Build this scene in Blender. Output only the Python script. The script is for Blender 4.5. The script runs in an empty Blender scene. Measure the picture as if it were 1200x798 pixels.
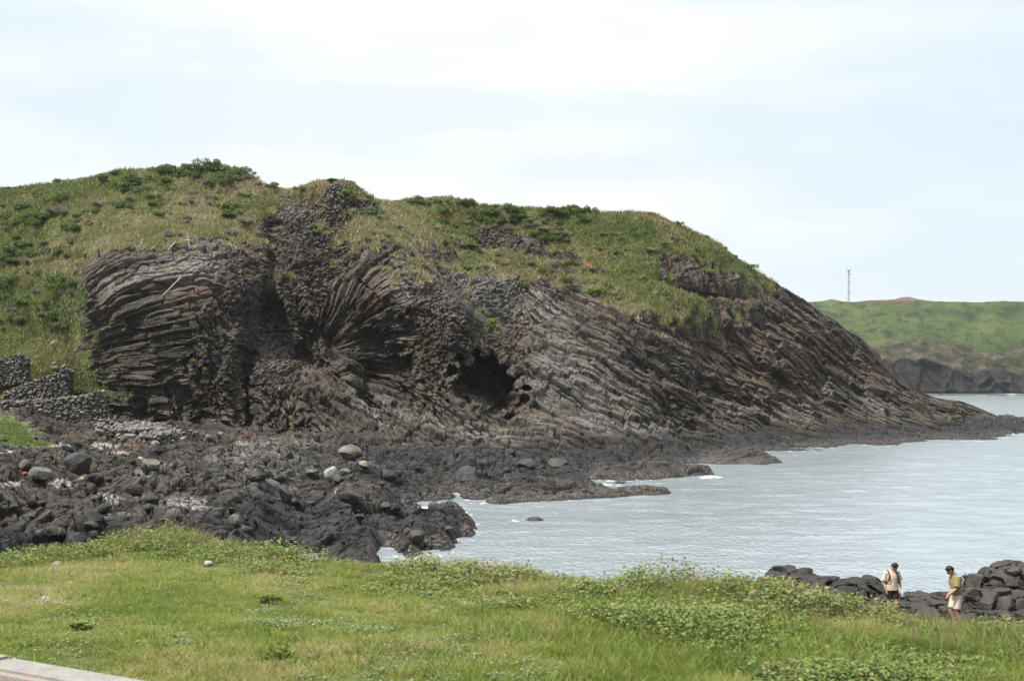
import bpy, bmesh, math, random
import numpy as np
from mathutils import Vector, Matrix
scene = bpy.context.scene
col = scene.collection
rng = np.random.default_rng(11)
random.seed(5)
RES = 1.4                      # mesh fineness of the terrain (1 = final)

# ------------------------------------------------------------------ camera
F, CX, HY, H = 1667.0, 600.0, 445.0, 8.5      # focal length in photo pixels, principal column, horizon row, eye height above the sea
cam = bpy.data.cameras.new('camera'); cam_o = bpy.data.objects.new('camera', cam); col.objects.link(cam_o)
cam.sensor_width = 36; cam.lens = 36*F/1200; cam.shift_y = (HY-399)/1200
cam.clip_start = .1; cam.clip_end = 20000
cam_o.location = (0, 0, H); cam_o.rotation_euler = (math.radians(90), 0, 0)
cam.dof.use_dof = True; cam.dof.focus_distance = 120; cam.dof.aperture_fstop = 5.6
scene.camera = cam_o

# ------------------------------------------------------------------ sky and sun
SUN_EL, SUN_AZ = math.radians(58), math.radians(-60)   # azimuth measured from the view direction, negative = left
SUN_E = 3.4
w = bpy.data.worlds.new('World'); scene.world = w; w.use_nodes = True
nt = w.node_tree; nt.nodes.clear()
N = lambda t: nt.nodes.new(t)
L = lambda a, b: nt.links.new(a, b)
out = N('ShaderNodeOutputWorld'); bg = N('ShaderNodeBackground')
sky = N('ShaderNodeTexSky'); sky.sky_type = 'NISHITA'; sky.sun_disc = False
sky.sun_elevation = SUN_EL; sky.sun_rotation = SUN_AZ; sky.air_density = 1.0; sky.dust_density = 1.5
tc = N('ShaderNodeTexCoord')
mp = N('ShaderNodeMapping'); mp.inputs['Scale'].default_value = (1.6, 1.6, 7.0); mp.inputs['Location'].default_value = (.35, .1, .2)
L(tc.outputs['Generated'], mp.inputs['Vector'])
n1 = N('ShaderNodeTexNoise'); n1.inputs['Scale'].default_value = 2.3; n1.inputs['Detail'].default_value = 7; n1.inputs['Roughness'].default_value = .5
L(mp.outputs[0], n1.inputs['Vector'])
cr = N('ShaderNodeValToRGB'); cr.color_ramp.elements[0].position = .40; cr.color_ramp.elements[1].position = .60
cr.color_ramp.elements[0].color = (.50, .50, .50, 1); cr.color_ramp.elements[1].color = (1, 1, 1, 1)
L(n1.outputs['Fac'], cr.inputs[0])
# thin bright overcast: thickness from noise and lower towards the sides; brighter overhead, as an overcast sky is
sep = N('ShaderNodeSeparateXYZ'); L(tc.outputs['Generated'], sep.inputs[0])
gain = N('ShaderNodeMapRange'); gain.interpolation_type = 'SMOOTHSTEP'
gain.inputs['From Min'].default_value = .22; gain.inputs['From Max'].default_value = .9
gain.inputs['To Min'].default_value = 1.0; gain.inputs['To Max'].default_value = 2.0
L(sep.outputs['Z'], gain.inputs['Value'])
cloud = N('ShaderNodeVectorMath'); cloud.operation = 'SCALE'; cloud.inputs[0].default_value = (.545, .55, .556)
L(gain.outputs[0], cloud.inputs['Scale'])
skyk = N('ShaderNodeVectorMath'); skyk.operation = 'SCALE'; skyk.inputs['Scale'].default_value = .10
L(sky.outputs[0], skyk.inputs[0])
pb = N('ShaderNodeMix'); pb.data_type = 'RGBA'; pb.inputs['Factor'].default_value = .85; L(skyk.outputs[0], pb.inputs[6]); pb.inputs[7].default_value = (.35, .42, .47, 1)
absx = N('ShaderNodeMath'); absx.operation = 'MULTIPLY_ADD'; L(sep.outputs['X'], absx.inputs[0]); absx.inputs[1].default_value = 1; absx.inputs[2].default_value = .06
absm = N('ShaderNodeMath'); absm.operation = 'ABSOLUTE'; L(absx.outputs[0], absm.inputs[0])
side = N('ShaderNodeMapRange'); side.inputs['From Min'].default_value = .08; side.inputs['From Max'].default_value = .38
side.inputs['To Min'].default_value = 1.0; side.inputs['To Max'].default_value = .45
L(absm.outputs[0], side.inputs['Value'])
thick = N('ShaderNodeMath'); thick.operation = 'MULTIPLY'; L(cr.outputs[0], thick.inputs[0]); L(side.outputs[0], thick.inputs[1])
mx = N('ShaderNodeMix'); mx.data_type = 'RGBA'
L(thick.outputs[0], mx.inputs['Factor']); L(pb.outputs[2], mx.inputs[6]); L(cloud.outputs[0], mx.inputs[7])
rear = N('ShaderNodeMapRange'); rear.inputs['From Min'].default_value = -.9; rear.inputs['From Max'].default_value = .5; rear.inputs['To Min'].default_value = .62; rear.inputs['To Max'].default_value = 1.0
L(sep.outputs['Y'], rear.inputs['Value']); fin = N('ShaderNodeVectorMath'); fin.operation = 'SCALE'; L(mx.outputs[2], fin.inputs[0]); L(rear.outputs[0], fin.inputs['Scale'])     # added dimming of the sky behind the camera, less fill on upright faces
L(fin.outputs[0], bg.inputs['Color']); bg.inputs['Strength'].default_value = 1.0
L(bg.outputs[0], out.inputs[0])

sun = bpy.data.lights.new('sun', 'SUN'); sun.energy = SUN_E; sun.angle = math.radians(6); sun.color = (1, .95, .88)
sun_o = bpy.data.objects.new('sun', sun); col.objects.link(sun_o)
sd = Vector((math.sin(SUN_AZ)*math.cos(SUN_EL), -abs(math.cos(SUN_AZ))*math.cos(SUN_EL), math.sin(SUN_EL)))
sun_o.rotation_euler = (-sd).to_track_quat('-Z', 'Y').to_euler()
sky.sun_rotation = math.atan2(sd.x, sd.y)
scene.view_settings.view_transform = 'Standard'; scene.view_settings.look = 'None'
scene.view_settings.exposure = 1.0; scene.view_settings.gamma = 1.0; scene.view_settings.use_curve_mapping = False
try:
    scene.cycles.use_denoising = True
    scene.cycles.max_bounces = 6; scene.cycles.diffuse_bounces = 2; scene.cycles.volume_bounces = 0
    scene.cycles.transparent_max_bounces = 8
except Exception: pass

# ------------------------------------------------------------------ numeric helpers
f32 = np.float32
def P(px, py, d):
    px, py, d = np.broadcast_arrays(np.asarray(px, float), np.asarray(py, float), np.asarray(d, float))
    return np.stack([(px-CX)/F*d, d, H-(py-HY)/F*d], -1)
def sstep(x, a, b):
    t = np.clip((x-a)/(b-a), 0, 1); return t*t*(3-2*t)
def hsh(ix, iy, iz, seed=0):
    h = (ix.astype(np.uint32)*np.uint32(374761393)) ^ (iy.astype(np.uint32)*np.uint32(668265263)) ^ (iz.astype(np.uint32)*np.uint32(2246822519)) ^ np.uint32(seed*97531+12345)
    h = (h ^ (h >> np.uint32(13)))*np.uint32(1274126177)
    h = (h ^ (h >> np.uint32(15)))*np.uint32(2654435769)
    return h ^ (h >> np.uint32(16))
def vnoise(p, seed=0):
    p = p.astype(f32); i = np.floor(p).astype(np.int32); f = p-i; u = f*f*f*(f*(f*6-15)+10)
    r = 0
    for dx in (0, 1):
        wx = u[:, 0] if dx else 1-u[:, 0]
        for dy in (0, 1):
            wy = u[:, 1] if dy else 1-u[:, 1]
            for dz in (0, 1):
                wz = u[:, 2] if dz else 1-u[:, 2]
                r = r + wx*wy*wz*(hsh(i[:, 0]+dx, i[:, 1]+dy, i[:, 2]+dz, seed).astype(f32)/f32(4294967296.))
    return r*2-1
def fbm(p, octv=4, seed=0, gain=.5):
    a, s, t = 1., 0, 0.; q = np.asarray(p, f32)
    for k in range(octv):
        s = s+a*vnoise(q*f32(2.03**k)+f32(17.3*k), seed+k); t += a; a *= gain
    return s/t
def voro(p, seed=0, jit=.85):
    """F1, F2, random 0..1 of the cell, centre of the cell"""
    p = p.astype(f32); i = np.floor(p).astype(np.int32)
    f1 = np.full(len(p), 9., f32); f2 = f1.copy(); idh = np.zeros(len(p), np.uint32); cen = np.zeros_like(p)
    for dx in (-1, 0, 1):
        for dy in (-1, 0, 1):
            for dz in (-1, 0, 1):
                cx, cy, cz = i[:, 0]+dx, i[:, 1]+dy, i[:, 2]+dz
                h = hsh(cx, cy, cz, seed)
                q = np.stack([cx+.5+jit*((h & np.uint32(1023)).astype(f32)/1023-.5), cy+.5+jit*(((h >> np.uint32(10)) & np.uint32(1023)).astype(f32)/1023-.5),
                              cz+.5+jit*(((h >> np.uint32(20)) & np.uint32(1023)).astype(f32)/1023-.5)], -1).astype(f32)
                d = np.sqrt(((q-p)**2).sum(-1))
                m = d < f1
                f2 = np.where(m, f1, np.minimum(f2, d)); f1 = np.where(m, d, f1)
                idh = np.where(m, h, idh); cen[m] = q[m]
    r = (((idh*np.uint32(2654435769)) >> np.uint32(8)) & np.uint32(65535)).astype(f32)/65535
    return f1, f2, r, cen
def voro2(p, seed=0, jit=.85):
    """planar cells: F1, F2, random 0..1 of the cell"""
    p = p.astype(f32); i = np.floor(p).astype(np.int32)
    f1 = np.full(len(p), 9., f32); f2 = f1.copy(); idh = np.zeros(len(p), np.uint32); z = i[:, 0]*0
    for dx in (-1, 0, 1):
        for dy in (-1, 0, 1):
            cx, cy = i[:, 0]+dx, i[:, 1]+dy; h = hsh(cx, cy, z, seed)
            d = np.hypot(cx+.5+jit*((h & np.uint32(1023)).astype(f32)/1023-.5)-p[:, 0], cy+.5+jit*(((h >> np.uint32(10)) & np.uint32(1023)).astype(f32)/1023-.5)-p[:, 1]).astype(f32)
            m = d < f1; f2 = np.where(m, f1, np.minimum(f2, d)); f1 = np.where(m, d, f1); idh = np.where(m, h, idh)
    r = (((idh*np.uint32(2654435769)) >> np.uint32(8)) & np.uint32(65535)).astype(f32)/65535
    return f1, f2, r
def columns(u, v, w, seed, jit=.85):
    """prisms along u with cross joints: border distance, joint distance, random of the prism, random of its segment"""
    a, b, r = voro2(np.stack([v, w], -1), seed, jit)
    s = u+r*17.3; k = np.floor(s); fr = s-k
    sr = hsh(k.astype(np.int32), (r*65535).astype(np.int32), (r*0).astype(np.int32), seed+3).astype(f32)/f32(4294967296.)
    return b-a, np.minimum(fr, 1-fr), r, sr
class TPS:
    def __init__(s, pts, smooth=1e-3, sc=200.):
        pts = np.asarray(pts, float); s.c = pts[:, :2]/sc; s.sc = sc; n = len(pts); v = pts[:, 2]
        K = s.k(np.linalg.norm(s.c[:, None]-s.c[None], axis=-1))+smooth*np.eye(n)
        A = np.zeros((n+3, n+3)); A[:n, :n] = K; A[:n, n] = 1; A[:n, n+1:] = s.c; A[n, :n] = 1; A[n+1:, :n] = s.c.T
        s.w = np.linalg.solve(A, np.concatenate([v, [0, 0, 0]]))
    def k(s, r): return np.where(r > 1e-9, r*r*np.log(np.maximum(r, 1e-9)), 0)
    def __call__(s, x, y):
        x = np.asarray(x, float)/s.sc; y = np.asarray(y, float)/s.sc
        r = s.w[-3]+s.w[-2]*x+s.w[-1]*y
        for (cx, cy), wt in zip(s.c, s.w):
            r = r+wt*s.k(np.hypot(x-cx, y-cy))
        return r
def lazy(fn, x0, x1, y0, y1, st=4.):
    """sample a slow function of (x, y) on a coarse grid; return a bilinear look-up"""
    xs = np.arange(x0, x1+st, st); ys = np.arange(y0, y1+st, st); G = fn(*np.meshgrid(xs, ys))
    def look(x, y):
        u = np.clip((np.asarray(x, float)-x0)/st, 0, len(xs)-1.001); v = np.clip((np.asarray(y, float)-y0)/st, 0, len(ys)-1.001)
        i = u.astype(int); j = v.astype(int); a = u-i; b = v-j
        return G[j, i]*(1-a)*(1-b)+G[j, i+1]*a*(1-b)+G[j+1, i]*(1-a)*b+G[j+1, i+1]*a*b
    return look
def polydist(px, py, poly):
    """signed distance to a polyline (positive on the right-hand side of its direction, image rows pointing down) and fade beyond its ends"""
    best = np.full(np.shape(px), 1e9); sg = np.zeros_like(best); over = np.zeros_like(best)
    for k in range(len(poly)-1):
        (ax, ay), (bx, by) = poly[k], poly[k+1]; dx, dy = bx-ax, by-ay; l2 = dx*dx+dy*dy
        t0 = ((px-ax)*dx+(py-ay)*dy)/l2; t = np.clip(t0, 0, 1)
        d = np.hypot(px-ax-t*dx, py-ay-t*dy); cr_ = (px-ax)*dy-(py-ay)*dx
        m = d < best; best = np.where(m, d, best); sg = np.where(m, np.sign(cr_), sg)
        ov = np.zeros_like(best)
        if k == 0: ov = np.maximum(ov, -t0*math.sqrt(l2))
        if k == len(poly)-2: ov = np.maximum(ov, (t0-1)*math.sqrt(l2))
        over = np.where(m, ov, over)
    return best*sg, np.exp(-np.maximum(over, 0)/12)
def interp(pts):
    a = np.asarray(pts, float); return lambda x: np.interp(x, a[:, 0], a[:, 1])

# ------------------------------------------------------------------ mesh helpers
def link(name, me, mat=None, parent=None):
    o = bpy.data.objects.new(name, me); col.objects.link(o)
    if mat and me and not me.materials: me.materials.append(mat)
    if parent: o.parent = parent
    return o
def tag(o, label=None, cat=None, group=None, kind=None):
    for k, v in (('label', label), ('category', cat), ('group', group), ('kind', kind)):
        if v: o[k] = v
    return o
def empty(name, loc=(0, 0, 0), rz=0):
    o = bpy.data.objects.new(name, None); col.objects.link(o); o.location = loc; o.rotation_euler.z = rz; o.empty_display_size = .3; return o
def mesh_np(name, v, f, attrs=None, smooth=False):
    v = np.ascontiguousarray(v, f32); f = np.ascontiguousarray(f, np.int32); k = f.shape[1]
    me = bpy.data.meshes.new(name); me.vertices.add(len(v)); me.vertices.foreach_set('co', v.ravel())
    me.loops.add(f.size); me.loops.foreach_set('vertex_index', f.ravel())
    me.polygons.add(len(f)); me.polygons.foreach_set('loop_start', np.arange(0, f.size, k, dtype=np.int32))
    me.polygons.foreach_set('use_smooth', np.full(len(f), smooth))
    me.update(calc_edges=True)
    for an, av in (attrs or {}).items():
        av = np.ascontiguousarray(av, f32)
        if av.ndim == 1: me.attributes.new(an, 'FLOAT', 'POINT').data.foreach_set('value', av)
        else: me.attributes.new(an, 'FLOAT_VECTOR', 'POINT').data.foreach_set('vector', av.ravel())
    return me
def grid_faces(nr, nc):
    i = np.arange((nr-1)*nc).reshape(nr-1, nc)[:, :-1].ravel()
    return np.stack([i, i+1, i+nc+1, i+nc], -1)
def grid_normals(V):
    a = np.gradient(V, axis=0); b = np.gradient(V, axis=1); n = np.cross(a, b)
    n /= np.linalg.norm(n, axis=-1, keepdims=True)+1e-9
    return n
def blur(A, k, it=2):
    for _ in range(it):
        for ax in (0, 1):
            pad = [(0, 0)]*A.ndim; pad[ax] = (k+1, k); B = np.cumsum(np.pad(A, pad, mode='edge'), axis=ax)
            sl1 = [slice(None)]*A.ndim; sl0 = [slice(None)]*A.ndim
            sl1[ax] = slice(2*k+1, None); sl0[ax] = slice(0, -(2*k+1)); A = (B[tuple(sl1)]-B[tuple(sl0)])/(2*k+1)
    return A

# ------------------------------------------------------------------ materials
class NT:
    def __init__(s, name):
        s.m = bpy.data.materials.new(name); s.m.use_nodes = True; s.t = s.m.node_tree; s.t.nodes.clear()
        s.out = s.n('ShaderNodeOutputMaterial')
    def n(s, typ, **kw):
        x = s.t.nodes.new(typ)
        for k, v in kw.items(): setattr(x, k, v)
        return x
    def l(s, a, b): s.t.links.new(a, b)
    def set(s, sock, v):
        if hasattr(v, 'is_linked'): s.l(v, sock)
        elif v is not None: sock.default_value = v
    def attr(s, name, vec=False):
        x = s.n('ShaderNodeAttribute', attribute_name=name); return x.outputs['Vector' if vec else 'Fac']
    def pos(s, scale=(1, 1, 1)):
        g = s.n('ShaderNodeNewGeometry'); m = s.n('ShaderNodeMapping'); m.inputs['Scale'].default_value = scale
        s.l(g.outputs['Position'], m.inputs['Vector']); return m.outputs[0]
    def obj(s, scale=(1, 1, 1)):
        g = s.n('ShaderNodeTexCoord'); m = s.n('ShaderNodeMapping'); m.inputs['Scale'].default_value = scale
        s.l(g.outputs['Object'], m.inputs['Vector']); return m.outputs[0]
    def noise(s, vec, scale, detail=4, rough=.55):
        x = s.n('ShaderNodeTexNoise'); s.l(vec, x.inputs['Vector']); x.inputs['Scale'].default_value = scale
        x.inputs['Detail'].default_value = detail; x.inputs['Roughness'].default_value = rough; return x.outputs['Fac']
    def ramp(s, fac, stops):
        x = s.n('ShaderNodeValToRGB'); s.l(fac, x.inputs[0]); e = x.color_ramp.elements
        while len(e) < len(stops): e.new(.5)
        for el, (p, c) in zip(e, stops):
            el.position = p; el.color = (*c, 1) if not isinstance(c, float) else (c, c, c, 1)
        return x.outputs[0]
    def mix(s, fac, a, b, mode='MIX'):
        x = s.n('ShaderNodeMix', data_type='RGBA', blend_type=mode)
        s.set(x.inputs['Factor'], fac)
        for sock, v in ((x.inputs[6], a), (x.inputs[7], b)): s.set(sock, (*v, 1) if isinstance(v, tuple) and len(v) == 3 else v)
        return x.outputs[2]
    def math(s, op, a, b=None, clamp=False):
        x = s.n('ShaderNodeMath', operation=op, use_clamp=clamp); s.set(x.inputs[0], a)
        if b is not None: s.set(x.inputs[1], b)
        return x.outputs[0]
    def rng(s, v, a, b, c=0., d=1., smooth=True):
        x = s.n('ShaderNodeMapRange', interpolation_type='SMOOTHSTEP' if smooth else 'LINEAR'); s.set(x.inputs['Value'], v)
        for k, q in (('From Min', a), ('From Max', b), ('To Min', c), ('To Max', d)): x.inputs[k].default_value = q
        return x.outputs[0]
    def bump(s, h, strength, dist, normal=None):
        x = s.n('ShaderNodeBump'); x.inputs['Strength'].default_value = strength; x.inputs['Distance'].default_value = dist
        s.l(h, x.inputs['Height'])
        if normal: s.l(normal, x.inputs['Normal'])
        return x.outputs[0]
    def bsdf(s, colr, rough=.8, normal=None, spec=.3, link=True):
        x = s.n('ShaderNodeBsdfPrincipled'); s.set(x.inputs['Base Color'], (*colr, 1) if isinstance(colr, tuple) and len(colr) == 3 else colr)
        s.set(x.inputs['Roughness'], rough); x.inputs['Specular IOR Level'].default_value = spec
        if normal: s.l(normal, x.inputs['Normal'])
        if link: s.l(x.outputs[0], s.out.inputs[0])
        return x
def simple(name, c, rough=.7, var=.15, scale=8., spec=.3):
    t = NT(name); f = t.noise(t.obj(), scale, 5)
    lo = tuple(max(0, x*(1-var)) for x in c); hi = tuple(min(1, x*(1+var)) for x in c)
    t.bsdf(t.ramp(f, [(.3, lo), (.7, hi)]), rough, spec=spec); return t.m
def add_rock(t, dark=1.0):
    """colour and bump height of weathered columnar basalt; attributes: crand (per column), red, wet, pale, barn"""
    p = t.pos()
    c = t.ramp(t.noise(p, .35, 6, .62), [(.30, (.030*dark, .024*dark, .019*dark)), (.5, (.080*dark, .067*dark, .053*dark)), (.70, (.168*dark, .140*dark, .110*dark))])
    cr_ = t.rng(t.attr('crand'), 0, 1, .62, 1.38, False)
    c = t.mix(1., c, cr_, 'MULTIPLY')
    spk = t.rng(t.noise(p, 3.2, 4, .6), .52, .72)
    c = t.mix(t.math('MULTIPLY', spk, .6), c, (.185*dark, .165*dark, .14*dark))
    rd = t.math('MULTIPLY', t.attr('red'), t.rng(t.noise(p, .9, 5, .65), .42, .62), True)
    c = t.mix(t.math('MULTIPLY', rd, .8), c, (.135, .078, .048))
    ox = t.math('MULTIPLY', t.rng(t.noise(p, .22, 4, .6), .55, .72), .35)
    c = t.mix(ox, c, (.105, .064, .042))
    c = t.mix(t.math('MULTIPLY', t.attr('pale'), t.rng(t.noise(p, 1.7, 5, .7), .38, .60), True), c, (.19, .18, .163))
    wt = t.math('MULTIPLY', t.attr('wet'), t.rng(t.noise(p, .6, 4), .3, .6, .75, 1.0), True)
    c = t.mix(t.math('MULTIPLY', wt, .9), c, t.ramp(t.noise(p, 1.3, 5), [(.3, (.012, .0115, .0125)), (.7, (.030, .028, .030))]))
    bn = t.math('MULTIPLY', t.attr('barn'), t.rng(t.noise(p, 4.5, 3, .7), .50, .60), True)
    c = t.mix(t.math('MULTIPLY', bn, .55), c, (.23, .20, .15))
    h = t.math('ADD', t.noise(p, 2.2, 6, .65), t.math('MULTIPLY', t.noise(p, 9., 4, .6), .4))
    return c, h
def add_turf(t):
    """colour of the headland turf; attributes: lush (0 dry .. 1 green), soil (bare red earth)"""
    p = t.pos()
    nz = t.noise(p, .55, 6, .65); n2 = t.noise(p, .13, 4, .6)
    dry = t.ramp(nz, [(.28, (.075, .066, .036)), (.5, (.128, .118, .052)), (.72, (.200, .178, .098))])
    grn = t.ramp(nz, [(.28, (.034, .052, .017)), (.5, (.070, .100, .028)), (.72, (.118, .148, .044))])
    lu = t.math('ADD', t.attr('lush'), t.rng(n2, .3, .7, -.35, .35), True)
    c = t.mix(lu, dry, grn)
    brown = t.rng(t.noise(p, .32, 5, .7), .56, .70)
    c = t.mix(t.math('MULTIPLY', brown, .5), c, (.088, .070, .050))
    c = t.mix(t.attr('soil'), c, t.ramp(nz, [(.3, (.17, .075, .035)), (.7, (.28, .14, .075))]))
    return c, t.noise(p, 1.6, 6, .7)
def make_headland_mat():
    t = NT('basalt_and_turf'); rc, rh = add_rock(t, .80); gc, gh = add_turf(t); p = t.pos()
    g = t.rng(t.math('ADD', t.attr('grass'), t.math('ADD', t.rng(t.noise(p, .7, 6, .75), .25, .75, -.34, .34), t.rng(t.noise(p, 2.6, 4, .7), .25, .75, -.26, .26))), .42, .60)
    c = t.mix(g, rc, gc)
    hmix = t.n('ShaderNodeMix'); t.l(g, hmix.inputs[0]); t.l(rh, hmix.inputs[2]); t.l(gh, hmix.inputs[3])
    am = t.n('ShaderNodeMapping'); am.inputs['Scale'].default_value = (.5, 5., 5.); t.l(t.attr('uvw', True), am.inputs['Vector'])
    st = t.noise(am.outputs[0], 1., 5, .6); b1 = t.bump(hmix.outputs[0], .5, .30)
    c = t.mix(t.math('MULTIPLY', t.rng(st, .50, .36), t.math('SUBTRACT', .75, t.math('MULTIPLY', g, .75))), c, (.016, .014, .012))
    t.bsdf(c, .88, t.bump(st, .55, .22, b1), .25); return t.m
M_HEAD = make_headland_mat()
def make_rock_mat(name, dark=1., rough=.8, bump=.6, dist=.2):
    t = NT(name); rc, rh = add_rock(t, dark); t.bsdf(rc, rough, t.bump(rh, bump, dist), .35); return t.m
M_OUT = make_rock_mat('black_shore_rock', .40, .7, .6, .12)
def make_shore_mat():
    t = NT('shore_rock'); rc, rh = add_rock(t, .48); p = t.pos()
    gc, gh = add_turf(t)
    c = t.mix(t.rng(t.math('ADD', t.attr('grass'), t.rng(t.noise(p, .8, 5, .7), .25, .75, -.3, .3)), .4, .6), rc, gc)
    sand = t.rng(t.math('ADD', t.attr('sand'), t.rng(t.noise(p, 2.2, 6, .8), .2, .8, -.7, .7)), .50, .72)
    c = t.mix(sand, c, t.ramp(t.noise(p, 3., 5, .7), [(.3, (.17, .16, .14)), (.7, (.42, .40, .37))]))
    v = t.n('ShaderNodeTexVoronoi', feature='DISTANCE_TO_EDGE'); t.l(p, v.inputs['Vector']); v.inputs['Scale'].default_value = 1.5; v.inputs['Randomness'].default_value = .9
    crk = t.rng(v.outputs['Distance'], 0, .07)
    c = t.mix(t.math('SUBTRACT', .8, t.math('MULTIPLY', crk, .8)), c, (.008, .008, .008))
    t.bsdf(c, .8, t.bump(crk, .7, .12, t.bump(rh, .7, .25)), .35); return t.m
M_SHORE = make_shore_mat()
def make_far_mat():
    t = NT('far_coast_ground'); p = t.pos()
    grn = t.ramp(t.noise(p, .045, 6, .65), [(.3, (.042, .070, .024)), (.5, (.085, .122, .036)), (.7, (.13, .152, .056))])
    grn = t.mix(t.math('MULTIPLY', t.rng(t.noise(t.pos((1, .5, 1)), .13, 6, .75), .50, .62), .85), grn, (.030, .044, .022))
    scr = t.ramp(t.noise(p, .12, 6, .7), [(.36, (.020, .022, .012)), (.5, (.062, .056, .030)), (.64, (.16, .13, .095))])
    clf = t.ramp(t.noise(t.pos((1, 1, .12)), .25, 6, .65), [(.36, (.008, .008, .009)), (.64, (.052, .046, .044))])
    g = t.rng(t.math('ADD', t.attr('grass'), t.rng(t.noise(p, .05, 6, .7), .25, .75, -.45, .45)), .35, .65)
    c = t.mix(g, scr, grn)
    k = t.rng(t.math('ADD', t.attr('cliff'), t.rng(t.noise(p, .08, 5, .7), .25, .75, -.2, .2)), .4, .6)
    c = t.mix(k, c, clf)
    c = t.mix(t.attr('soil'), c, (.13, .085, .06))
    t.bsdf(c, .9, t.bump(t.noise(p, .22, 7, .75), 1., 4.), .2); return t.m
M_FAR = make_far_mat()
def make_sea_mat():
    t = NT('sea_water')
    a = t.noise(t.pos((1.5, .75, 1)), 1.9, 3, .6); b = t.noise(t.pos((1.1, .8, 1)), .35, 3, .5)
    h = t.math('ADD', a, t.math('MULTIPLY', b, 1.2))
    patch = t.rng(t.noise(t.pos((.6, 1.4, 1)), .035, 4, .55), .35, .65, .35, 1.0)
    bmp = t.n('ShaderNodeBump'); bmp.inputs['Distance'].default_value = .19; t.l(patch, bmp.inputs['Strength']); t.l(h, bmp.inputs['Height'])
    x = t.bsdf((.255, .295, .315), .14, bmp.outputs[0], .5, link=False); x.inputs['IOR'].default_value = 1.33
    foam = t.bsdf(t.ramp(t.noise(t.pos(), 2., 5, .7), [(.3, (.50, .52, .53)), (.7, (.82, .84, .85))]), .8, spec=.2, link=False)
    ms = t.n('ShaderNodeMixShader')
    fm = t.rng(t.math('ADD', t.attr('foam'), t.rng(t.noise(t.pos((1, .7, 1)), .9, 6, .75), .2, .8, -.55, .55)), .52, .68)
    t.l(fm, ms.inputs[0]); t.l(x.outputs[0], ms.inputs[1]); t.l(foam.outputs[0], ms.inputs[2]); t.l(ms.outputs[0], t.out.inputs[0]); return t.m
M_SEA = make_sea_mat()
def leafy(name, stops, trans=.3, rough=.6):
    """leaf colour by the per-leaf random number 'rnd'"""
    t = NT(name); c = t.ramp(t.attr('rnd'), stops)
    x = t.bsdf(c, rough, spec=.25, link=False); y = t.n('ShaderNodeBsdfTranslucent'); t.l(c, y.inputs['Color'])
    m = t.n('ShaderNodeMixShader'); m.inputs[0].default_value = trans
    t.l(x.outputs[0], m.inputs[1]); t.l(y.outputs[0], m.inputs[2]); t.l(m.outputs[0], t.out.inputs[0]); return t.m
M_TUFT = leafy('turf_blades', [(0, (.085, .135, .032)), (.35, (.15, .195, .05)), (.6, (.23, .225, .08)), (.8, (.32, .27, .14)), (1, (.42, .36, .26))])
M_SHRUB = leafy('shrub_leaves_green', [(0, (.06, .10, .026)), (.5, (.115, .17, .042)), (1, (.19, .235, .07))])
M_SHRUB_B = leafy('shrub_leaves_bright', [(0, (.10, .165, .022)), (.5, (.17, .25, .035)), (1, (.25, .32, .07))])
M_SHRUB_G = leafy('shrub_twigs_grey', [(0, (.20, .17, .12)), (.5, (.32, .28, .21)), (1, (.46, .41, .33))])
M_STEM = simple('woody_stem', (.09, .07, .05))
# ------------------------------------------------------------------ the headland: one continuous sheet from the shore over the crest and down behind
SKY = interp([(-160, 232), (-60, 226), (0, 221), (25, 219), (50, 216), (75, 212), (105, 208), (113, 205), (140, 199), (165, 199), (200, 197), (240, 195), (275, 197), (288, 203), (300, 211),
    (330, 220), (345, 222), (355, 217), (368, 212), (390, 210), (412, 212), (425, 222), (440, 234), (455, 236), (470, 234), (490, 232), (510, 230.5), (530, 231.5), (545, 236), (560, 239.5), (600, 242),
    (640, 244), (670, 246.5), (700, 248.5), (725, 248.5), (750, 248), (765, 249.5), (785, 258.5), (800, 265), (810, 270), (830, 278.5), (845, 287), (860, 299), (880, 313.5), (900, 325), (915, 335),
    (930, 345), (945, 353), (960, 364), (975, 373), (990, 386), (1000, 391), (1010, 397), (1020, 406), (1030, 414), (1035, 423), (1050, 443), (1065, 450), (1085, 462), (1100, 467), (1125, 470),
    (1140, 475), (1150, 479), (1175, 490), (1200, 496), (1240, 506), (1300, 514)])
BASE = interp([(-160, 512), (0, 508), (130, 510), (200, 520), (280, 530), (480, 540), (600, 540), (700, 538), (800, 540), (870, 540), (940, 532), (1000, 526), (1100, 518), (1200, 512), (1300, 518)])
SKD = interp([(-160, 220), (0, 205), (100, 200), (200, 196), (260, 195), (330, 188), (370, 182), (410, 180), (440, 184), (470, 199), (510, 202), (600, 203), (700, 205), (760, 206), (830, 212), (900, 220),
    (945, 226), (1000, 232), (1050, 236), (1100, 240), (1150, 244), (1200, 246), (1300, 236)])
ctl = [(x, float(SKY(x)), float(SKD(x))) for x in list(range(-160, 1300, 40))]
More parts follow.
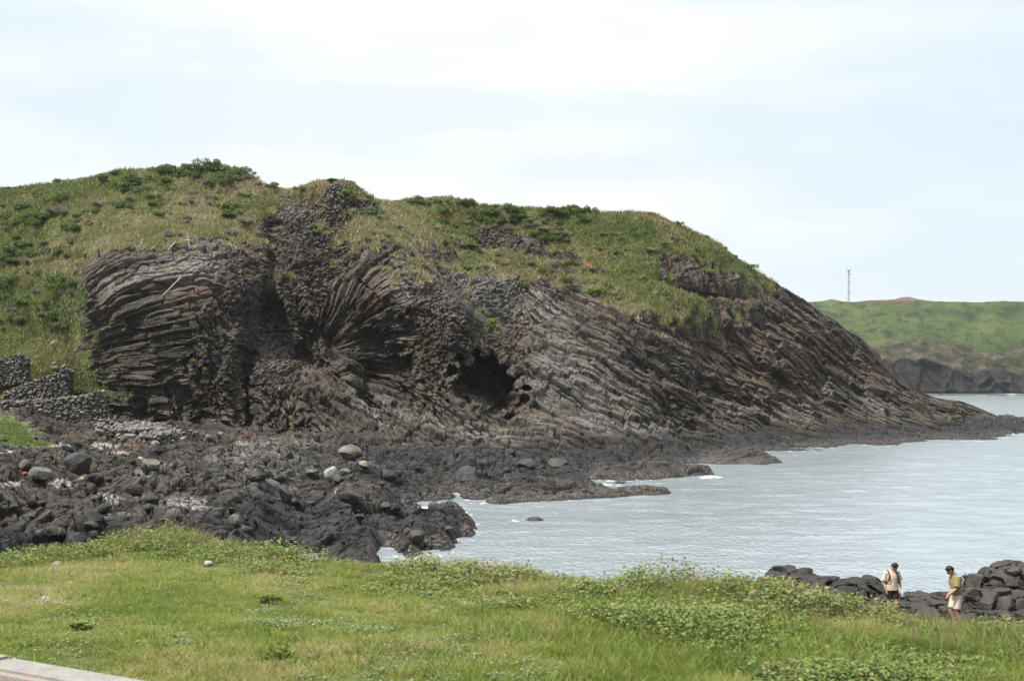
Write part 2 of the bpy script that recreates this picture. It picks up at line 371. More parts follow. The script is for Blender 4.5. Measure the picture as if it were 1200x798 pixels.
ctl += [(-120, 300, 192), (-120, 400, 172), (-120, 505, 150), (0, 300, 187), (50, 300, 181), (0, 400, 168), (60, 400, 163), (0, 450, 158), (60, 455, 155), (0, 508, 149), (60, 500, 149.5),
    (110, 385, 154), (150, 400, 152), (200, 400, 150), (250, 400, 150), (275, 400, 152), (300, 400, 156), (120, 315, 160), (180, 302, 162), (230, 290, 163), (265, 300, 163), (310, 262, 178), (330, 245, 181),
    (300, 330, 163), (335, 330, 166), (370, 240, 180), (400, 300, 171), (425, 330, 163), (365, 405, 161), (400, 440, 156), (450, 400, 162), (450, 350, 158.5), (440, 440, 163), (474, 466, 159), (415, 410, 163), (500, 380, 157), (540, 360, 160),
    (480, 300, 168), (460, 262, 178), (580, 420, 160), (560, 395, 160), (470, 490, 150), (540, 500, 147), (330, 450, 151), (380, 460, 149.5), (430, 490, 147), (300, 500, 147.5), (500, 450, 155),
    (150, 240, 184), (250, 240, 183), (200, 270, 172), (60, 250, 196), (290, 240, 184),
    (520, 262, 197), (600, 300, 193), (560, 300, 191), (600, 360, 178), (700, 300, 195), (700, 350, 183), (650, 350, 181), (640, 400, 170), (650, 450, 160), (600, 490, 149), (700, 440, 167), (700, 490, 157),
    (800, 300, 201), (760, 400, 178), (800, 400, 186), (800, 450, 178), (850, 340, 204), (850, 400, 196), (900, 400, 205), (900, 450, 198), (950, 400, 217), (950, 450, 210), (1000, 440, 222), (1040, 460, 227),
    (1000, 485, 213), (900, 500, 192), (800, 505, 170), (1100, 490, 229), (1150, 495, 238),
    (90, 510, 149), (200, 510, 148), (280, 520, 146.5), (340, 523, 146), (420, 520, 143), (480, 527, 141), (540, 532, 139), (600, 532, 138), (700, 535, 144), (800, 535, 155), (870, 530, 172), (940, 524, 184), (1000, 518, 196), (1100, 512, 214), (1200, 508, 232)]
D0 = lazy(TPS(ctl, 2e-4), -170, 1310, 180, 560, 3.)
STEPS = [  # occlusion edges: polyline, depth gained on its right-hand side, width of the step, decay length
    ([(122, 505), (100, 460), (88, 410), (92, 350), (104, 305)][::-1], 7, 5, 60),       # left edge of the bluff, hillside behind
    ([(352, 398), (385, 415), (400, 440), (425, 455), (445, 470), (470, 492), (490, 502)][::-1], -0.01, 5, 60),
    ([(442, 238), (480, 285), (520, 330), (556, 368), (590, 385), (606, 402)][::-1], 8, 7, 70),   # right edge of the dome, gully behind
    ([(770, 332), (800, 345), (840, 352), (885, 352)], -3.5, 5, 25),
    ([(652, 352), (690, 362), (740, 382), (790, 398), (830, 412)], -2.2, 4, 40),
    ([(728, 425), (770, 447), (830, 462), (880, 478)], -2.2, 4, 30),
    ([(820, 418), (870, 440), (930, 462), (990, 478)], -2.0, 4, 30),
    ([(880, 380), (930, 405), (975, 430), (1010, 452)], -2.6, 4, 35),
    ([(610, 440), (650, 462), (690, 478)], -1.6, 3, 25),
]
def depth(px, py):
    D = D0(px, py)
    for poly, amp, wd, dec in STEPS:
        if abs(amp) < .1: continue
        s, fd = polydist(px, py, poly); s = -s if amp > 0 else -s
        a = abs(amp)
        if amp > 0: D = D+a*sstep(s, -wd*.5, wd*.5)*np.exp(-np.maximum(s, 0)/dec)*fd
        else:       D = D+a*sstep(-s, -wd*.5, wd*.5)*np.exp(-np.maximum(-s, 0)/dec)*fd      # undercut below the polyline
    # the lower apron of columns runs in front of the fan: everything right of its edge lies deeper
    s, fd = polydist(px, py, [(338, 352), (352, 398), (372, 414), (397, 428), (412, 447), (440, 462), (464, 482)])
    s = -s
    D = D+(2.2*sstep(s, -3, 10)*np.exp(-np.maximum(s, 0)/60)+4.2*sstep(s, -1, 20)*np.exp(-(np.maximum(s-22, 0)/30)**2))*fd*sstep(px, 485, 440)
    # fan throat
    D = D+4.0*np.exp(-(((px-372)/22)**2+((py-405)/26)**2))
    # cave
    e = np.hypot((px-572-.3*(py-452))/43, (py-450)/40)+.10*np.sin(px*.31+2*np.sin(py*.17))+.08*np.sin(py*.43+px*.13); lower = sstep(py-(470+(px-574)*.55), 22, -8)
    D = D+12.*sstep(e, 1.04, .62)*np.clip(lower, 0, 1)
    # dark clefts beside the nose of the bluff
    for poly, amp, wd in (([(322, 262), (318, 330), (306, 400), (290, 440), (296, 490), (306, 520)], 2.6, 7), ([(290, 415), (284, 450), (288, 505)], 3.0, 10), ([(352, 470), (360, 505)], 2.0, 6),
                          ([(205, 455), (240, 500)], 1.6, 10), ([(163, 470), (185, 508)], 2.0, 9), ([(340, 330), (352, 370), (362, 400)], 2.0, 8)):
        s, fd = polydist(px, py, poly); D = D+amp*np.exp(-(s/wd)**2)*fd
    # blunt outcrop standing out of the right-hand slope
    s, fd = polydist(px, py, [(742, 458), (744, 480), (756, 500)])
    D = D-3.0*sstep(-s, -30, -26)*0
    return D
# grass (+) or rock (-)
gctl = [(-140, 300, 1), (-140, 420, 1), (-140, 520, .6), (0, 240, 1), (0, 330, 1), (0, 400, 1), (0, 450, .9), (60, 300, 1), (60, 400, 1), (60, 450, .9), (80, 350, .9), (100, 440, .4), (100, 260, 1), (150, 230, 1), (200, 230, 1), (150, 280, .9), (200, 275, .9),
    (60, 500, -.6), (120, 330, -.8), (120, 400, -1), (160, 320, -.9), (180, 308, -.5), (170, 296, .3), (120, 300, .2), (215, 300, -.7), (228, 283, .1), (250, 275, .5), (265, 290, .1), (200, 400, -1), (250, 350, -.9), (270, 320, -.5), (290, 300, -.2), (260, 255, .8), (300, 245, .6), (300, 275, 0), (325, 255, -.4), (345, 238, -.8), (340, 225, .2), (375, 232, -.4),
    (300, 220, 1), (352, 222, .7), (370, 215, .1), (385, 222, -.5), (405, 214, -.3), (420, 235, .35), (440, 250, .15), (410, 255, .15), (380, 262, -.2), (350, 265, -.8), (400, 285, -.2), (350, 310, -.5), (380, 310, -.15), (415, 305, -.3), (440, 285, .05), (470, 280, .12), (455, 305, -.05), (490, 310, .08), (480, 330, -.35), (450, 340, -.8), (510, 340, -.2), (500, 350, -.6), (530, 345, -.5),
    (300, 400, -1), (310, 340, -.3), (330, 380, -.8), (400, 400, -1), (500, 420, -1), (560, 410, -.9), (300, 500, -1), (440, 500, -1), (540, 500, -1), (600, 440, -1),
    (480, 245, .9), (500, 280, .3), (530, 300, .05), (520, 262, .4), (560, 260, .8), (545, 290, .45), (550, 325, .1), (545, 345, -.1), (575, 372, .3), (590, 388, -.1), (560, 355, -.2), (580, 330, .0), (600, 340, -.15), (600, 365, -.25), (620, 340, .2), (640, 300, .8), (650, 330, .1), (625, 375, .0), (640, 395, -.8), (660, 345, -.1), (680, 350, -.3), (700, 340, .3), (720, 352, .25), (740, 365, .1), (700, 375, -.9), (660, 380, -.8),
    (690, 316, .2), (720, 315, .4), (700, 290, .9), (750, 300, .9), (740, 330, .7), (770, 345, .8), (800, 362, .7), (815, 372, .2), (790, 332, -.1), (820, 340, -.7), (860, 350, -.9), (890, 350, -.6), (800, 310, .5), (830, 310, .4), (850, 320, .2), (780, 270, .95), (810, 285, .9), (840, 298, .9), (870, 320, .6), (885, 335, .4), (895, 325, .2), (915, 345, -.4), (850, 370, -.1), (880, 368, -.1), (830, 385, -.5), (760, 385, -.8),
    (930, 370, -.9), (900, 400, -1), (1000, 440, -1), (800, 430, -1), (700, 430, -1), (800, 500, -1), (1000, 490, -1), (1200, 500, -1), (700, 500, -1), (1100, 490, -1), (950, 500, -1)]
GR0 = lazy(TPS(gctl, 5e-3), -170, 1310, 180, 560, 3.)
lctl = [(-100, 300, .8), (0, 240, .75), (0, 300, .7), (0, 400, 1.0), (60, 400, 1.0), (60, 250, .7), (60, 330, .7), (110, 280, .45), (150, 205, .75), (150, 240, .45), (200, 260, .25), (240, 200, .7), (260, 250, .3), (300, 250, .25), (390, 222, .6), (430, 250, .45), (460, 300, .25), (500, 310, .15), (480, 240, .55),
    (540, 290, .45), (560, 280, .6), (520, 320, .15), (600, 300, .3), (600, 250, .55), (650, 280, .55), (640, 340, .2), (700, 270, .6), (740, 300, .75), (720, 330, .5), (760, 330, .55), (800, 360, .75), (780, 270, .6), (830, 290, .8), (870, 325, .7), (900, 345, .6), (100, 450, 1.0), (575, 375, .6), (600, 380, .2)]
LU0 = lazy(TPS(lctl, 2e-3), -170, 1310, 180, 560, 4.)
def blobs(px, py, lst):
    r = np.zeros(np.shape(px))
    for x, y, a, b, *ang in lst:
        th = math.radians(ang[0]) if ang else 0.
        u = (px-x)*math.cos(th)+(py-y)*math.sin(th); v = -(px-x)*math.sin(th)+(py-y)*math.cos(th)
        r = np.maximum(r, np.clip(1.6-np.hypot(u/a, v/b), 0, 1))
    return r
nc = int(1440/.86*RES); nr = int(470*RES)
pxs = np.linspace(-150, 1290, nc); tt = np.linspace(0, 1, nr)
PX = np.repeat(pxs[None], nr, 0); PY = BASE(PX)+(SKY(PX)-BASE(PX))*tt[:, None]
D = depth(PX, PY)
V = P(PX, PY, D)
back = []   # over the crest and down the far side
top = V[-1]; topdir = top/np.linalg.norm(top-np.array([0, 0, H]), axis=-1, keepdims=True)
for t_, dz in ((1.5, .05), (4, .25), (8, .9), (14, 2.4), (24, 6), (40, 14), (60, 26), (90, 42)):
    q = top.copy(); q[:, 1] += t_; q[:, 0] += t_*top[:, 0]/top[:, 1]; q[:, 2] = np.maximum(q[:, 2]-dz, -2.); back.append(q)
V = np.concatenate([V, np.stack(back)], 0); nb = len(back)
PXa = np.concatenate([PX, np.repeat(pxs[None], nb, 0)]); PYa = np.concatenate([PY, np.repeat(PY[-1:], nb, 0)])
NR = nr+nb
nrm = grid_normals(blur(V, max(1, int(3*RES))))
flip = (nrm*(V-np.array([0, 0, H]))).sum(-1) > 0
nrm[:nr][flip[:nr]] *= -1
nrm[nr:] = np.where(nrm[nr:, :, 2:] < 0, -nrm[nr:], nrm[nr:])
Vf = V.reshape(-1, 3).astype(f32); pxf = PXa.ravel(); pyf = PYa.ravel(); nf = nrm.reshape(-1, 3).astype(f32)
g = GR0(pxf, pyf)*.53+.42*fbm(Vf*np.array([.22, .22, .3], f32), 3, 3)+.42*fbm(Vf*.75, 4, 5)-.05
grass = sstep(g, -.30, .30)
g = g-.75*sstep(fbm(Vf*.10+31, 4, 7)+.35*fbm(Vf*.5, 3, 17), .06, .42)*sstep(pxf, 440, 520)*sstep(pxf, 930, 860)*sstep(pyf-SKY(pxf), 14, 40)
grass = sstep(g, -.30, .30)
rockw = np.clip(1.25-1.25*grass, 0, 1)
# the cooling units of the basalt: seed position (photo pixels of the surface point), kind, parameters
wpx = pxf+14*fbm(Vf*.12, 3, 21); wpy = pyf+14*fbm(Vf*.12+50, 3, 22)
UNITS = [(150, 360, 'pol', (-60, 440)), (120, 440, 'pol', (-60, 440)), (180, 480, 'pol', (-60, 440)), (230, 330, 'pol', (-60, 440)), (200, 410, 'pol', (-60, 440)), (245, 430, 'mix', (-10, .5)), (218, 468, 'mix', (-5, .5)), (188, 502, 'mix', (2, .45)), (250, 490, 'mix', (5, .5)), (215, 435, 'mix', (-8, .45)), (262, 380, 'mix', (-12, .45)),
    (300, 320, 'end', 0), (290, 400, 'end', 0), (320, 430, 'end', 0), (345, 420, 'end', 0), (335, 290, 'end', 0), (355, 250, 'end', 0), (300, 480, 'mix', (35, .5)), (330, 490, 'mix', (45, .6)), (385, 450, 'mix', (35, .6)), (400, 480, 'lin', 38), (440, 492, 'lin', 38), (370, 500, 'lin', 42),
    (365, 330, 'mix', (-50, .45)), (385, 300, 'mix', (-50, .45)), (400, 350, 'pol', (352, 412)), (430, 320, 'pol', (352, 412)), (420, 400, 'pol', (352, 412)), (450, 370, 'pol', (352, 412)), (460, 430, 'pol', (352, 412)), (440, 450, 'pol', (352, 412)), (480, 330, 'pol', (352, 412)), (395, 270, 'mix', (-50, .4)),
    (510, 400, 'end', 0), (540, 380, 'end', 0), (500, 430, 'end', 0), (580, 420, 'end', 0), (570, 450, 'end', 0), (600, 430, 'end', 0), (520, 350, 'end', 0), (480, 390, 'mix', (0, .55)),
    (490, 465, 'lin', 32), (530, 490, 'lin', 30), (480, 510, 'lin', 30), (600, 490, 'lin', 30), (640, 430, 'lin', 30), (650, 480, 'lin', 27), (700, 400, 'lin', 28), (700, 450, 'lin', 27), (750, 420, 'lin', 27), (750, 480, 'lin', 25),
    (840, 350, 'lin', 84), (880, 345, 'lin', 80), (800, 335, 'lin', 84), (860, 420, 'lin', 28), (830, 470, 'lin', 25), (920, 380, 'lin', 36), (950, 430, 'lin', 34), (1000, 440, 'lin', 34), (1000, 480, 'lin', 25), (900, 480, 'lin', 24), (1080, 480, 'lin', 20), (700, 340, 'lin', 35), (680, 370, 'mix', (30, .6)), (1150, 495, 'lin', 15), (800, 515, 'lin', 14), (600, 520, 'lin', 14)]
US = np.array([(u[0], u[1]) for u in UNITS], float)
best = np.full(len(pxf), 1e9); ui = np.zeros(len(pxf), int)
for k, (ux, uy) in enumerate(US):
    d_ = (wpx-ux)**2+(wpy-uy)**2; m = d_ < best; best[m] = d_[m]; ui[m] = k
uvw = np.zeros_like(Vf)
warp = .14*np.stack([fbm(Vf*.25, 2, 31), fbm(Vf*.25, 2, 32), fbm(Vf*.25, 2, 33)], -1)
Q = Vf+warp
for kind_key in sorted({(u[2], str(u[3])) for u in UNITS}):
    ids = [k for k, u in enumerate(UNITS) if (u[2], str(u[3])) == kind_key]; par = UNITS[ids[0]][3]; m = np.isin(ui, ids); q = Q[m]
    if kind_key[0] == 'lin':
        a = math.radians(par); uvw[m] = np.stack([q[:, 0]*math.cos(a)-q[:, 2]*math.sin(a), q[:, 0]*math.sin(a)+q[:, 2]*math.cos(a), q[:, 1]], -1)
    elif kind_key[0] == 'pol':
        c = P(par[0], par[1], 156.); r = np.hypot(q[:, 0]-c[0], q[:, 2]-c[2]); th = np.arctan2(q[:, 2]-c[2], q[:, 0]-c[0])
        uvw[m] = np.stack([r, th*np.where(par[0] < 0, 20., 8.0), q[:, 1]], -1)
    elif kind_key[0] == 'end':
        uvw[m] = np.stack([q[:, 1]*.9+q[:, 0]*.25-q[:, 2]*.25, q[:, 0]*.97-q[:, 1]*.2, q[:, 2]*.97+q[:, 1]*.2], -1)
    else:
        a = math.radians(par[0]); k = par[1]; ax = np.array([math.cos(a)*(1-k), -k, -math.sin(a)*(1-k)]); ax /= np.linalg.norm(ax)
        b1 = np.cross(ax, (0, 0, 1.)); b1 /= np.linalg.norm(b1); b2 = np.cross(ax, b1)
        uvw[m] = np.stack([q@ax, q@b1, q@b2], -1)
ismix = np.isin(ui, [k for k, u in enumerate(UNITS) if u[2] == 'mix'])
isend = np.isin(ui, [k for k, u in enumerate(UNITS) if u[2] == 'end'])
slope = np.isin(ui, [k for k, u in enumerate(UNITS) if u[0] > 595])
cw = np.where(slope, .47, .33)*np.where(pxf < 280, 1.25, 1)     # column thickness (m)
ln = np.where(isend, 1.3, np.where(pxf < 280, 6., 3.6))        # distance between cross joints
e1, j1, cr1, sr1 = columns(uvw[:, 0]/ln, uvw[:, 1]/cw, uvw[:, 2]/(cw*np.where(isend | ismix, 1, 3.6)), 5)
e2, j2, cr2, sr2 = columns(uvw[:, 0]/(ln*2.6), uvw[:, 1]/np.where(slope, 2.3, 1.7)+7.7, uvw[:, 2]/np.where(isend | ismix, 2.6, 6.), 9)
e3, j3, cr3, sr3 = columns(uvw[:, 0]/(ln*4.), uvw[:, 1]/np.where(slope, 6.5, 5.)+3.1, uvw[:, 2]/11., 10)
disp = (sr1-.5)*np.where(isend, .55, .58)+(cr1-.5)*np.where(isend, .35, .60)+.11*np.minimum(e1, .45)-.26*(1-sstep(e1, 0, .11))-.20*(1-sstep(j1*ln, 0, .14))*np.where(isend, 0, 1)
disp = disp+(sr2-.5)*np.where(isend, .55, .95)-.40*(1-sstep(e2, 0, .08))*np.where(isend, .3, 1)+(sr3-.5)*np.where(isend | ismix, .5, 1.0)
disp = disp*(.45+.55*sstep(-g, -.1, .5))
big = fbm(Vf*.09, 3, 41)*1.6+fbm(Vf*.35, 4, 45)*.5
lowf = sstep(Vf[:, 2], .3, 3.5)
turf = fbm(Vf*.55, 4, 51)*.62+fbm(Vf*.16, 3, 52)*.9+.25*np.abs(fbm(Vf*1.3, 3, 53))
fine = .13*fbm(Vf*1.7, 4, 57)
skyfade = np.ones(len(Vf))
tot = rockw*(disp*(.55+.45*lowf)+fine)+big*(.35+.65*rockw)*.8+grass*turf
tot *= np.where(pyf-SKY(pxf) < 12, np.clip(.15+(pyf-SKY(pxf))/14, .15, 1), 1)
view = Vf-np.array([0, 0, H], f32); view /= np.linalg.norm(view, axis=-1, keepdims=True)
tot *= .35+.65*sstep(np.abs((nf*view).sum(-1)), .05, .32)
tot = np.clip(tot, -2.4, 1.7)
Vd = Vf+nf*tot[:, None].astype(f32)
def redmask(px, py): return np.clip(blobs(px, py, [(382, 228, 12, 12), (372, 236, 8, 12), (692, 312, 14, 3.5, 38), (705, 324, 6, 3, 40), (15, 318, 9, 5), (15, 330, 12, 4), (795, 318, 14, 5), (810, 328, 10, 5), (520, 255, 14, 6), (506, 340, 8, 5), (740, 284, 4, 1.5), (662, 301, 6, 2, 40)]), 0, 1)
soil = redmask(pxf, pyf)*sstep(fbm(Vf*.5, 4, 61), -.35, .15)
red = np.clip(blobs(pxf, pyf, [(385, 225, 18, 14), (120, 345, 18, 10), (660, 470, 26, 5, 30), (640, 462, 22, 5, 30), (720, 440, 26, 6, 25), (870, 390, 30, 16, 20), (960, 400, 40, 14, 35), (930, 420, 34, 10, 30), (690, 470, 18, 5, 28), (570, 420, 22, 10), (860, 455, 26, 7, 20), (500, 400, 20, 12), (340, 420, 30, 14), (450, 340, 40, 20, -40), (1020, 440, 26, 8, 40), (600, 470, 30, 4, 30), (900, 430, 60, 40, 30), (820, 400, 40, 16, 20), (850, 345, 40, 12), (300, 300, 20, 14), (600, 400, 24, 14), (240, 340, 24, 20), (780, 440, 30, 10, 25)]), 0, 1)
wet = sstep(Vd[:, 2]+.9*fbm(Vf*.2, 3, 71), 3.0, 1.2)
pale = np.clip(blobs(pxf, pyf, [(470, 478, 40, 7, 28), (540, 505, 40, 6, 25), (435, 492, 30, 6, 32), (650, 430, 34, 16, 28), (640, 500, 30, 7, 20), (590, 345, 50, 24, 30), (560, 330, 30, 20, 40), (640, 360, 30, 14, 30), (690, 500, 26, 6, 20), (700, 480, 30, 8, 25), (150, 335, 50, 8, -12), (240, 300, 22, 14), (225, 320, 30, 14), (340, 245, 22, 10), (388, 222, 22, 12), (640, 455, 26, 12, 28), (470, 320, 22, 14, -50), (480, 345, 30, 8, -40), (870, 480, 40, 5, 16), (1000, 470, 50, 8, 20), (920, 470, 40, 8, 22), (680, 440, 60, 30, 28), (760, 500, 50, 8, 16), (570, 510, 40, 8, 20), (320, 400, 16, 30), (250, 290, 16, 10)]), 0, 1)*.9
barn = sstep(Vd[:, 2], .7, .35)*sstep(Vd[:, 2], .02, .2)*sstep(pxf, 620, 700)
crand = np.clip(.35*cr1+.35*sr1+.3*sr2, 0, 1)
lush = np.clip(LU0(pxf, pyf)*.8-.14+.5*fbm(Vf*.12, 3, 81), 0, 1)
me = mesh_np('hill', Vd, grid_faces(NR, nc), dict(grass=grass, crand=crand, red=red, wet=wet, pale=pale, barn=barn, lush=lush, soil=soil, uvw=uvw))
hill = tag(link('hill', me, M_HEAD), 'basalt headland of columns and ledges with a grassy top', kind='structure')
VG = Vd.reshape(NR, nc, 3); GG = grass.reshape(NR, nc); LG = lush.reshape(NR, nc); SG = soil.reshape(NR, nc)
def on_hill(px, py):
    """the point of the headland surface seen at a photo pixel, its grass weight"""
    j = int(np.clip(round((px+150)/1440*(nc-1)), 0, nc-1)); i = int(np.argmin(np.abs(PY[:, j]-py)))
    return VG[i, j].astype(float), float(GG[i, j])
# ------------------------------------------------------------------ turf blades and shrubs of the headland
def quads_mesh(name, c, u, v, rnd, shape='rhomb'):
    """n flat leaves: centre, half axes, random number"""
    n = len(c); V = np.empty((n, 4, 3), f32)
    V[:, 0] = c-u; V[:, 1] = c+v; V[:, 2] = c+u; V[:, 3] = c-v
    return mesh_np(name, V.reshape(-1, 3), np.arange(4*n).reshape(n, 4), dict(rnd=np.repeat(rnd, 4)))
def blades_mesh(name, base, tip, side, rnd):
    n = len(base); V = np.empty((n, 3, 3), f32); V[:, 0] = base-side; V[:, 1] = base+side; V[:, 2] = tip
    return mesh_np(name, V.reshape(-1, 3), np.arange(3*n).reshape(n, 3), dict(rnd=np.repeat(rnd, 3)))
def rdir(n):
    a = rng.normal(size=(n, 3)); return a/np.linalg.norm(a, axis=1, keepdims=True)
nT = 120000
wgt = (GG[:nr]*(.5+.5*(1-SG[:nr]))).ravel(); wgt = np.where(wgt > .25, wgt, .004); cs = np.cumsum(wgt); ids = np.searchsorted(cs, rng.random(nT)*cs[-1])
bp = VG[:nr].reshape(-1, 3)[ids]; lu = LG[:nr].ravel()[ids]
bp = np.repeat(bp, 3, 0)+rng.normal(size=(nT*3, 3))*np.array([.16, .16, .03]); lu = np.repeat(lu, 3)
cl = fbm(bp.astype(f32)*.35, 3, 77); hgt = (.16+.30*rng.random(len(bp)))*np.clip(1.+1.3*cl, .35, 2.2)
lean = rng.normal(size=(len(bp), 3))*.35; lean[:, 2] = 1; tip = bp+lean*hgt[:, None]
sa = rng.random(len(bp))*6.283; sd_ = np.stack([np.cos(sa), np.sin(sa), 0*sa], -1)*(.035+.05*rng.random(len(bp)))[:, None]
rn = np.clip(.70-.45*lu+.20*rng.normal(size=len(bp))+.42*fbm(bp.astype(f32)*.17, 3, 78), 0, 1)
bp[:, 2] -= .05
tag(link('turf_grass', blades_mesh('turf_grass', bp, tip, sd_, rn), M_TUFT), 'rough turf and dry grass covering the headland', kind='stuff')

def shrub_mesh(name, seed, twiggy=False, n=1700):
    """unit shrub about 1 wide, .8 high: many small leaves over uneven lobes"""
    r = np.random.default_rng(seed); L_ = 10; lc = r.normal(size=(L_, 3))*np.array([.24, .24, .10]); lc[:, 2] = np.abs(lc[:, 2])+.20; lr_ = .11+.13*r.random(L_)
    k = r.integers(0, L_, n); d = r.normal(size=(n, 3)); d /= np.linalg.norm(d, axis=1, keepdims=True); d[:, 2] = np.where(d[:, 2] < 0, d[:, 2]*.9, d[:, 2])
    rad = lr_[k]*(.55+.55*r.random(n)); c = lc[k]+d*rad[:, None]; c[:, 2] = np.maximum(c[:, 2], .0)
    if twiggy:
        b = np.stack([r.normal(size=n)*.12, r.normal(size=n)*.12, 0*rad], -1); s_ = r.normal(size=(n, 3))*.012
        return blades_mesh(name, c*np.array([1, 1, .35])*.6+b*.2, c*np.array([1.05, 1.05, 1.15])+d*.06, s_, np.clip(r.random(n), 0, 1))
    u = r.normal(size=(n, 3)); u /= np.linalg.norm(u, axis=1, keepdims=True); v = np.cross(u, d+r.normal(size=(n, 3))*.5); v /= np.linalg.norm(v, axis=1, keepdims=True)+1e-6
    s_ = (.018+.026*r.random(n))[:, None]
    return quads_mesh(name, c, u*s_*1.3, v*s_*.8, np.clip(.35+.9*(c[:, 2]-.25)*0+.28*r.normal(size=n)+.15*np.sin(k*2.3), 0, 1))
SHRUB = {'green': [shrub_mesh('shrub', s) for s in (1, 2, 3)], 'bright': [shrub_mesh('shrub', s) for s in (11, 12)], 'grey': [shrub_mesh('shrub', s, True) for s in (21, 22)]}
for k_, m_ in (('green', M_SHRUB), ('bright', M_SHRUB_B), ('grey', M_SHRUB_G)):
    for me in SHRUB[k_]: me.materials.append(m_)
def shrub(px, py, wpx, hpx, kind, label, group=None):
    p, _ = on_hill(px, py); s = p[1]/F
    o = link('shrub', random.choice(SHRUB[kind])); o.location = (p[0], p[1], p[2]-.08*hpx*s)
    o.scale = (wpx*s*1.05, wpx*s*(.8+.3*random.random()), hpx*s*1.35); o.rotation_euler.z = random.random()*6.28
    tag(o, label, 'shrub', group); return o
# single shrubs one can point to
for a in [
    (698, 342, 20, 12, 'bright', 'round yellow green shrub at the rock edge below the red soil streak'),
    (725, 350, 17, 10, 'bright', 'yellow green shrub just right of the roundest one on the rock edge'),
    (717, 354, 10, 6, 'bright', 'small yellow green tuft between the two bright shrubs on the rock edge'),
    (576, 381, 22, 14, 'bright', 'bright green shrub in the gully just above the sea cave'),
    (389, 267, 12, 9, 'bright', 'small bright green shrub low among the columns under the red rock summit'),
    (369, 271, 10, 7, 'bright', 'small green tuft in the cleft below the rocky notch'),
    (404, 229, 20, 12, 'bright', 'green shrub beside the red rocks of the summit knoll'),
    (193, 326, 8, 7, 'bright', 'tiny yellow green shrub on the bluff face below the leaning white poles'),
    (207, 293, 10, 7, 'bright', 'yellow green tuft between the two right hand white poles on the bluff rim'),
    (227, 424, 9, 8, 'bright', 'small leafy shrub growing from the column ends of the bluff'),
    (204, 383, 7, 8, 'bright', 'thin green plant on the upper middle face of the bluff'),
    (234, 393, 12, 6, 'bright', 'low yellow green plant on a ledge at the right of the bluff face'),
    (533, 268, 18, 14, 'green', 'leafy shrub in the middle of the scrub patch left of the green slope'),
    (545, 292, 46, 12, 'green', 'long low green shrub patch below the reddish rock scar'),
    (518, 294, 20, 10, 'green', 'green shrub at the left end of the long low shrub patch'),
    (548, 316, 18, 10, 'green', 'green shrub alone on the pale stony slope above the cave'),
    (668, 312, 20, 12, 'green', 'dark shrub left of the lower red soil streak'),
    (664, 332, 20, 12, 'green', 'dark shrub under the crest of the banded rock slope'),
    (636, 323, 18, 12, 'green', 'green shrub on the dry slope left of the banded rocks'),
    (613, 342, 22, 12, 'green', 'dark green shrub near the dry grass tongue above the cave'),
    (825, 324, 14, 8, 'bright', 'light green shrub above the upright column band'),
    (794, 264, 12, 7, 'green', 'dark shrub alone on the falling skyline of the right slope'),
    (67, 213, 10, 6, 'green', 'small dark bush alone on the left skyline'),
    (24, 221, 9, 5, 'green', 'low dark bush on the skyline near its left end'),
    (9, 222, 10, 5, 'green', 'leftmost low bush on the skyline'),
    (122, 213, 18, 14, 'green', 'dark bushy shrub where the left skyline starts to rise'),
    (155, 212, 34, 18, 'green', 'large green shrub clump on the rising left skyline'),
    (277, 216, 22, 22, 'green', 'bright sided tall shrub on the right shoulder of the left hilltop'),
    (318, 222, 24, 9, 'green', 'green shrub on the skyline left of the summit dip'),
    (356, 224, 20, 9, 'green', 'low shrub on the skyline left of the red rock knoll'),
    (388, 212, 16, 5, 'green', 'small shrub on top of the red rock knoll')]:
    shrub(*a)
ZONES = [  # zone, number, kind, size range, label, group
    ((185, 285, 196, 204), 12, 'green', (16, 30), 'dense green shrub along the highest left crest', 'shrubs on the highest left crest'),
    ((110, 290, 206, 262), 28, 'green', (10, 26), 'mid green shrub on the dry slope under the left hilltop', 'green shrubs under the left hilltop'),
    ((110, 300, 205, 285), 22, 'grey', (12, 26), 'grey twiggy shrub on the dry slope above the bluff', 'grey shrubs above the bluff'),
    ((0, 95, 235, 390), 42, 'green', (12, 34), 'low green shrub on the lush left hillside', 'shrubs on the left hillside'),
    ((5, 110, 250, 370), 18, 'grey', (10, 24), 'brownish bare shrub on the left hillside', 'bare shrubs on the left hillside'),
    ((410, 445, 232, 252), 6, 'green', (9, 18), 'dark shrub on the shoulder right of the summit knoll', 'shrubs right of the summit knoll'),
    ((455, 560, 236, 246), 9, 'green', (12, 22), 'green shrub along the skyline right of the summit dip', 'shrubs on the middle skyline'),
    ((565, 690, 246, 262), 22, 'green', (12, 24), 'deep green shrub in the thicket along the right hand crest', 'shrubs of the right hand crest'),
    ((590, 670, 262, 290), 12, 'green', (9, 18), 'mid green shrub below the thicket of the right hand crest', 'shrubs below the right hand thicket'),
    ((540, 680, 255, 320), 22, 'grey', (9, 20), 'grey dry shrub on the slope right of the gully', 'dry shrubs right of the gully'),
    ((505, 575, 250, 285), 8, 'green', (9, 18), 'green shrub beside the reddish rock scar', 'shrubs beside the reddish scar'),
    ((700, 880, 262, 320), 22, 'green', (7, 14), 'small green shrub on the open right slope', 'shrubs on the open right slope'),
    ((610, 760, 300, 360), 12, 'bright', (5, 9), 'tiny bright green shrub at the edge of the banded rocks', 'tiny bright shrubs on the banded rocks'),
    ((700, 770, 250, 300), 9, 'grey', (7, 14), 'pale dry clump in the grass of the right slope', 'dry clumps on the right slope'),
    ((430, 510, 262, 340), 12, 'grey', (8, 16), 'dry twiggy clump on the grassy dome', 'dry clumps on the dome')]
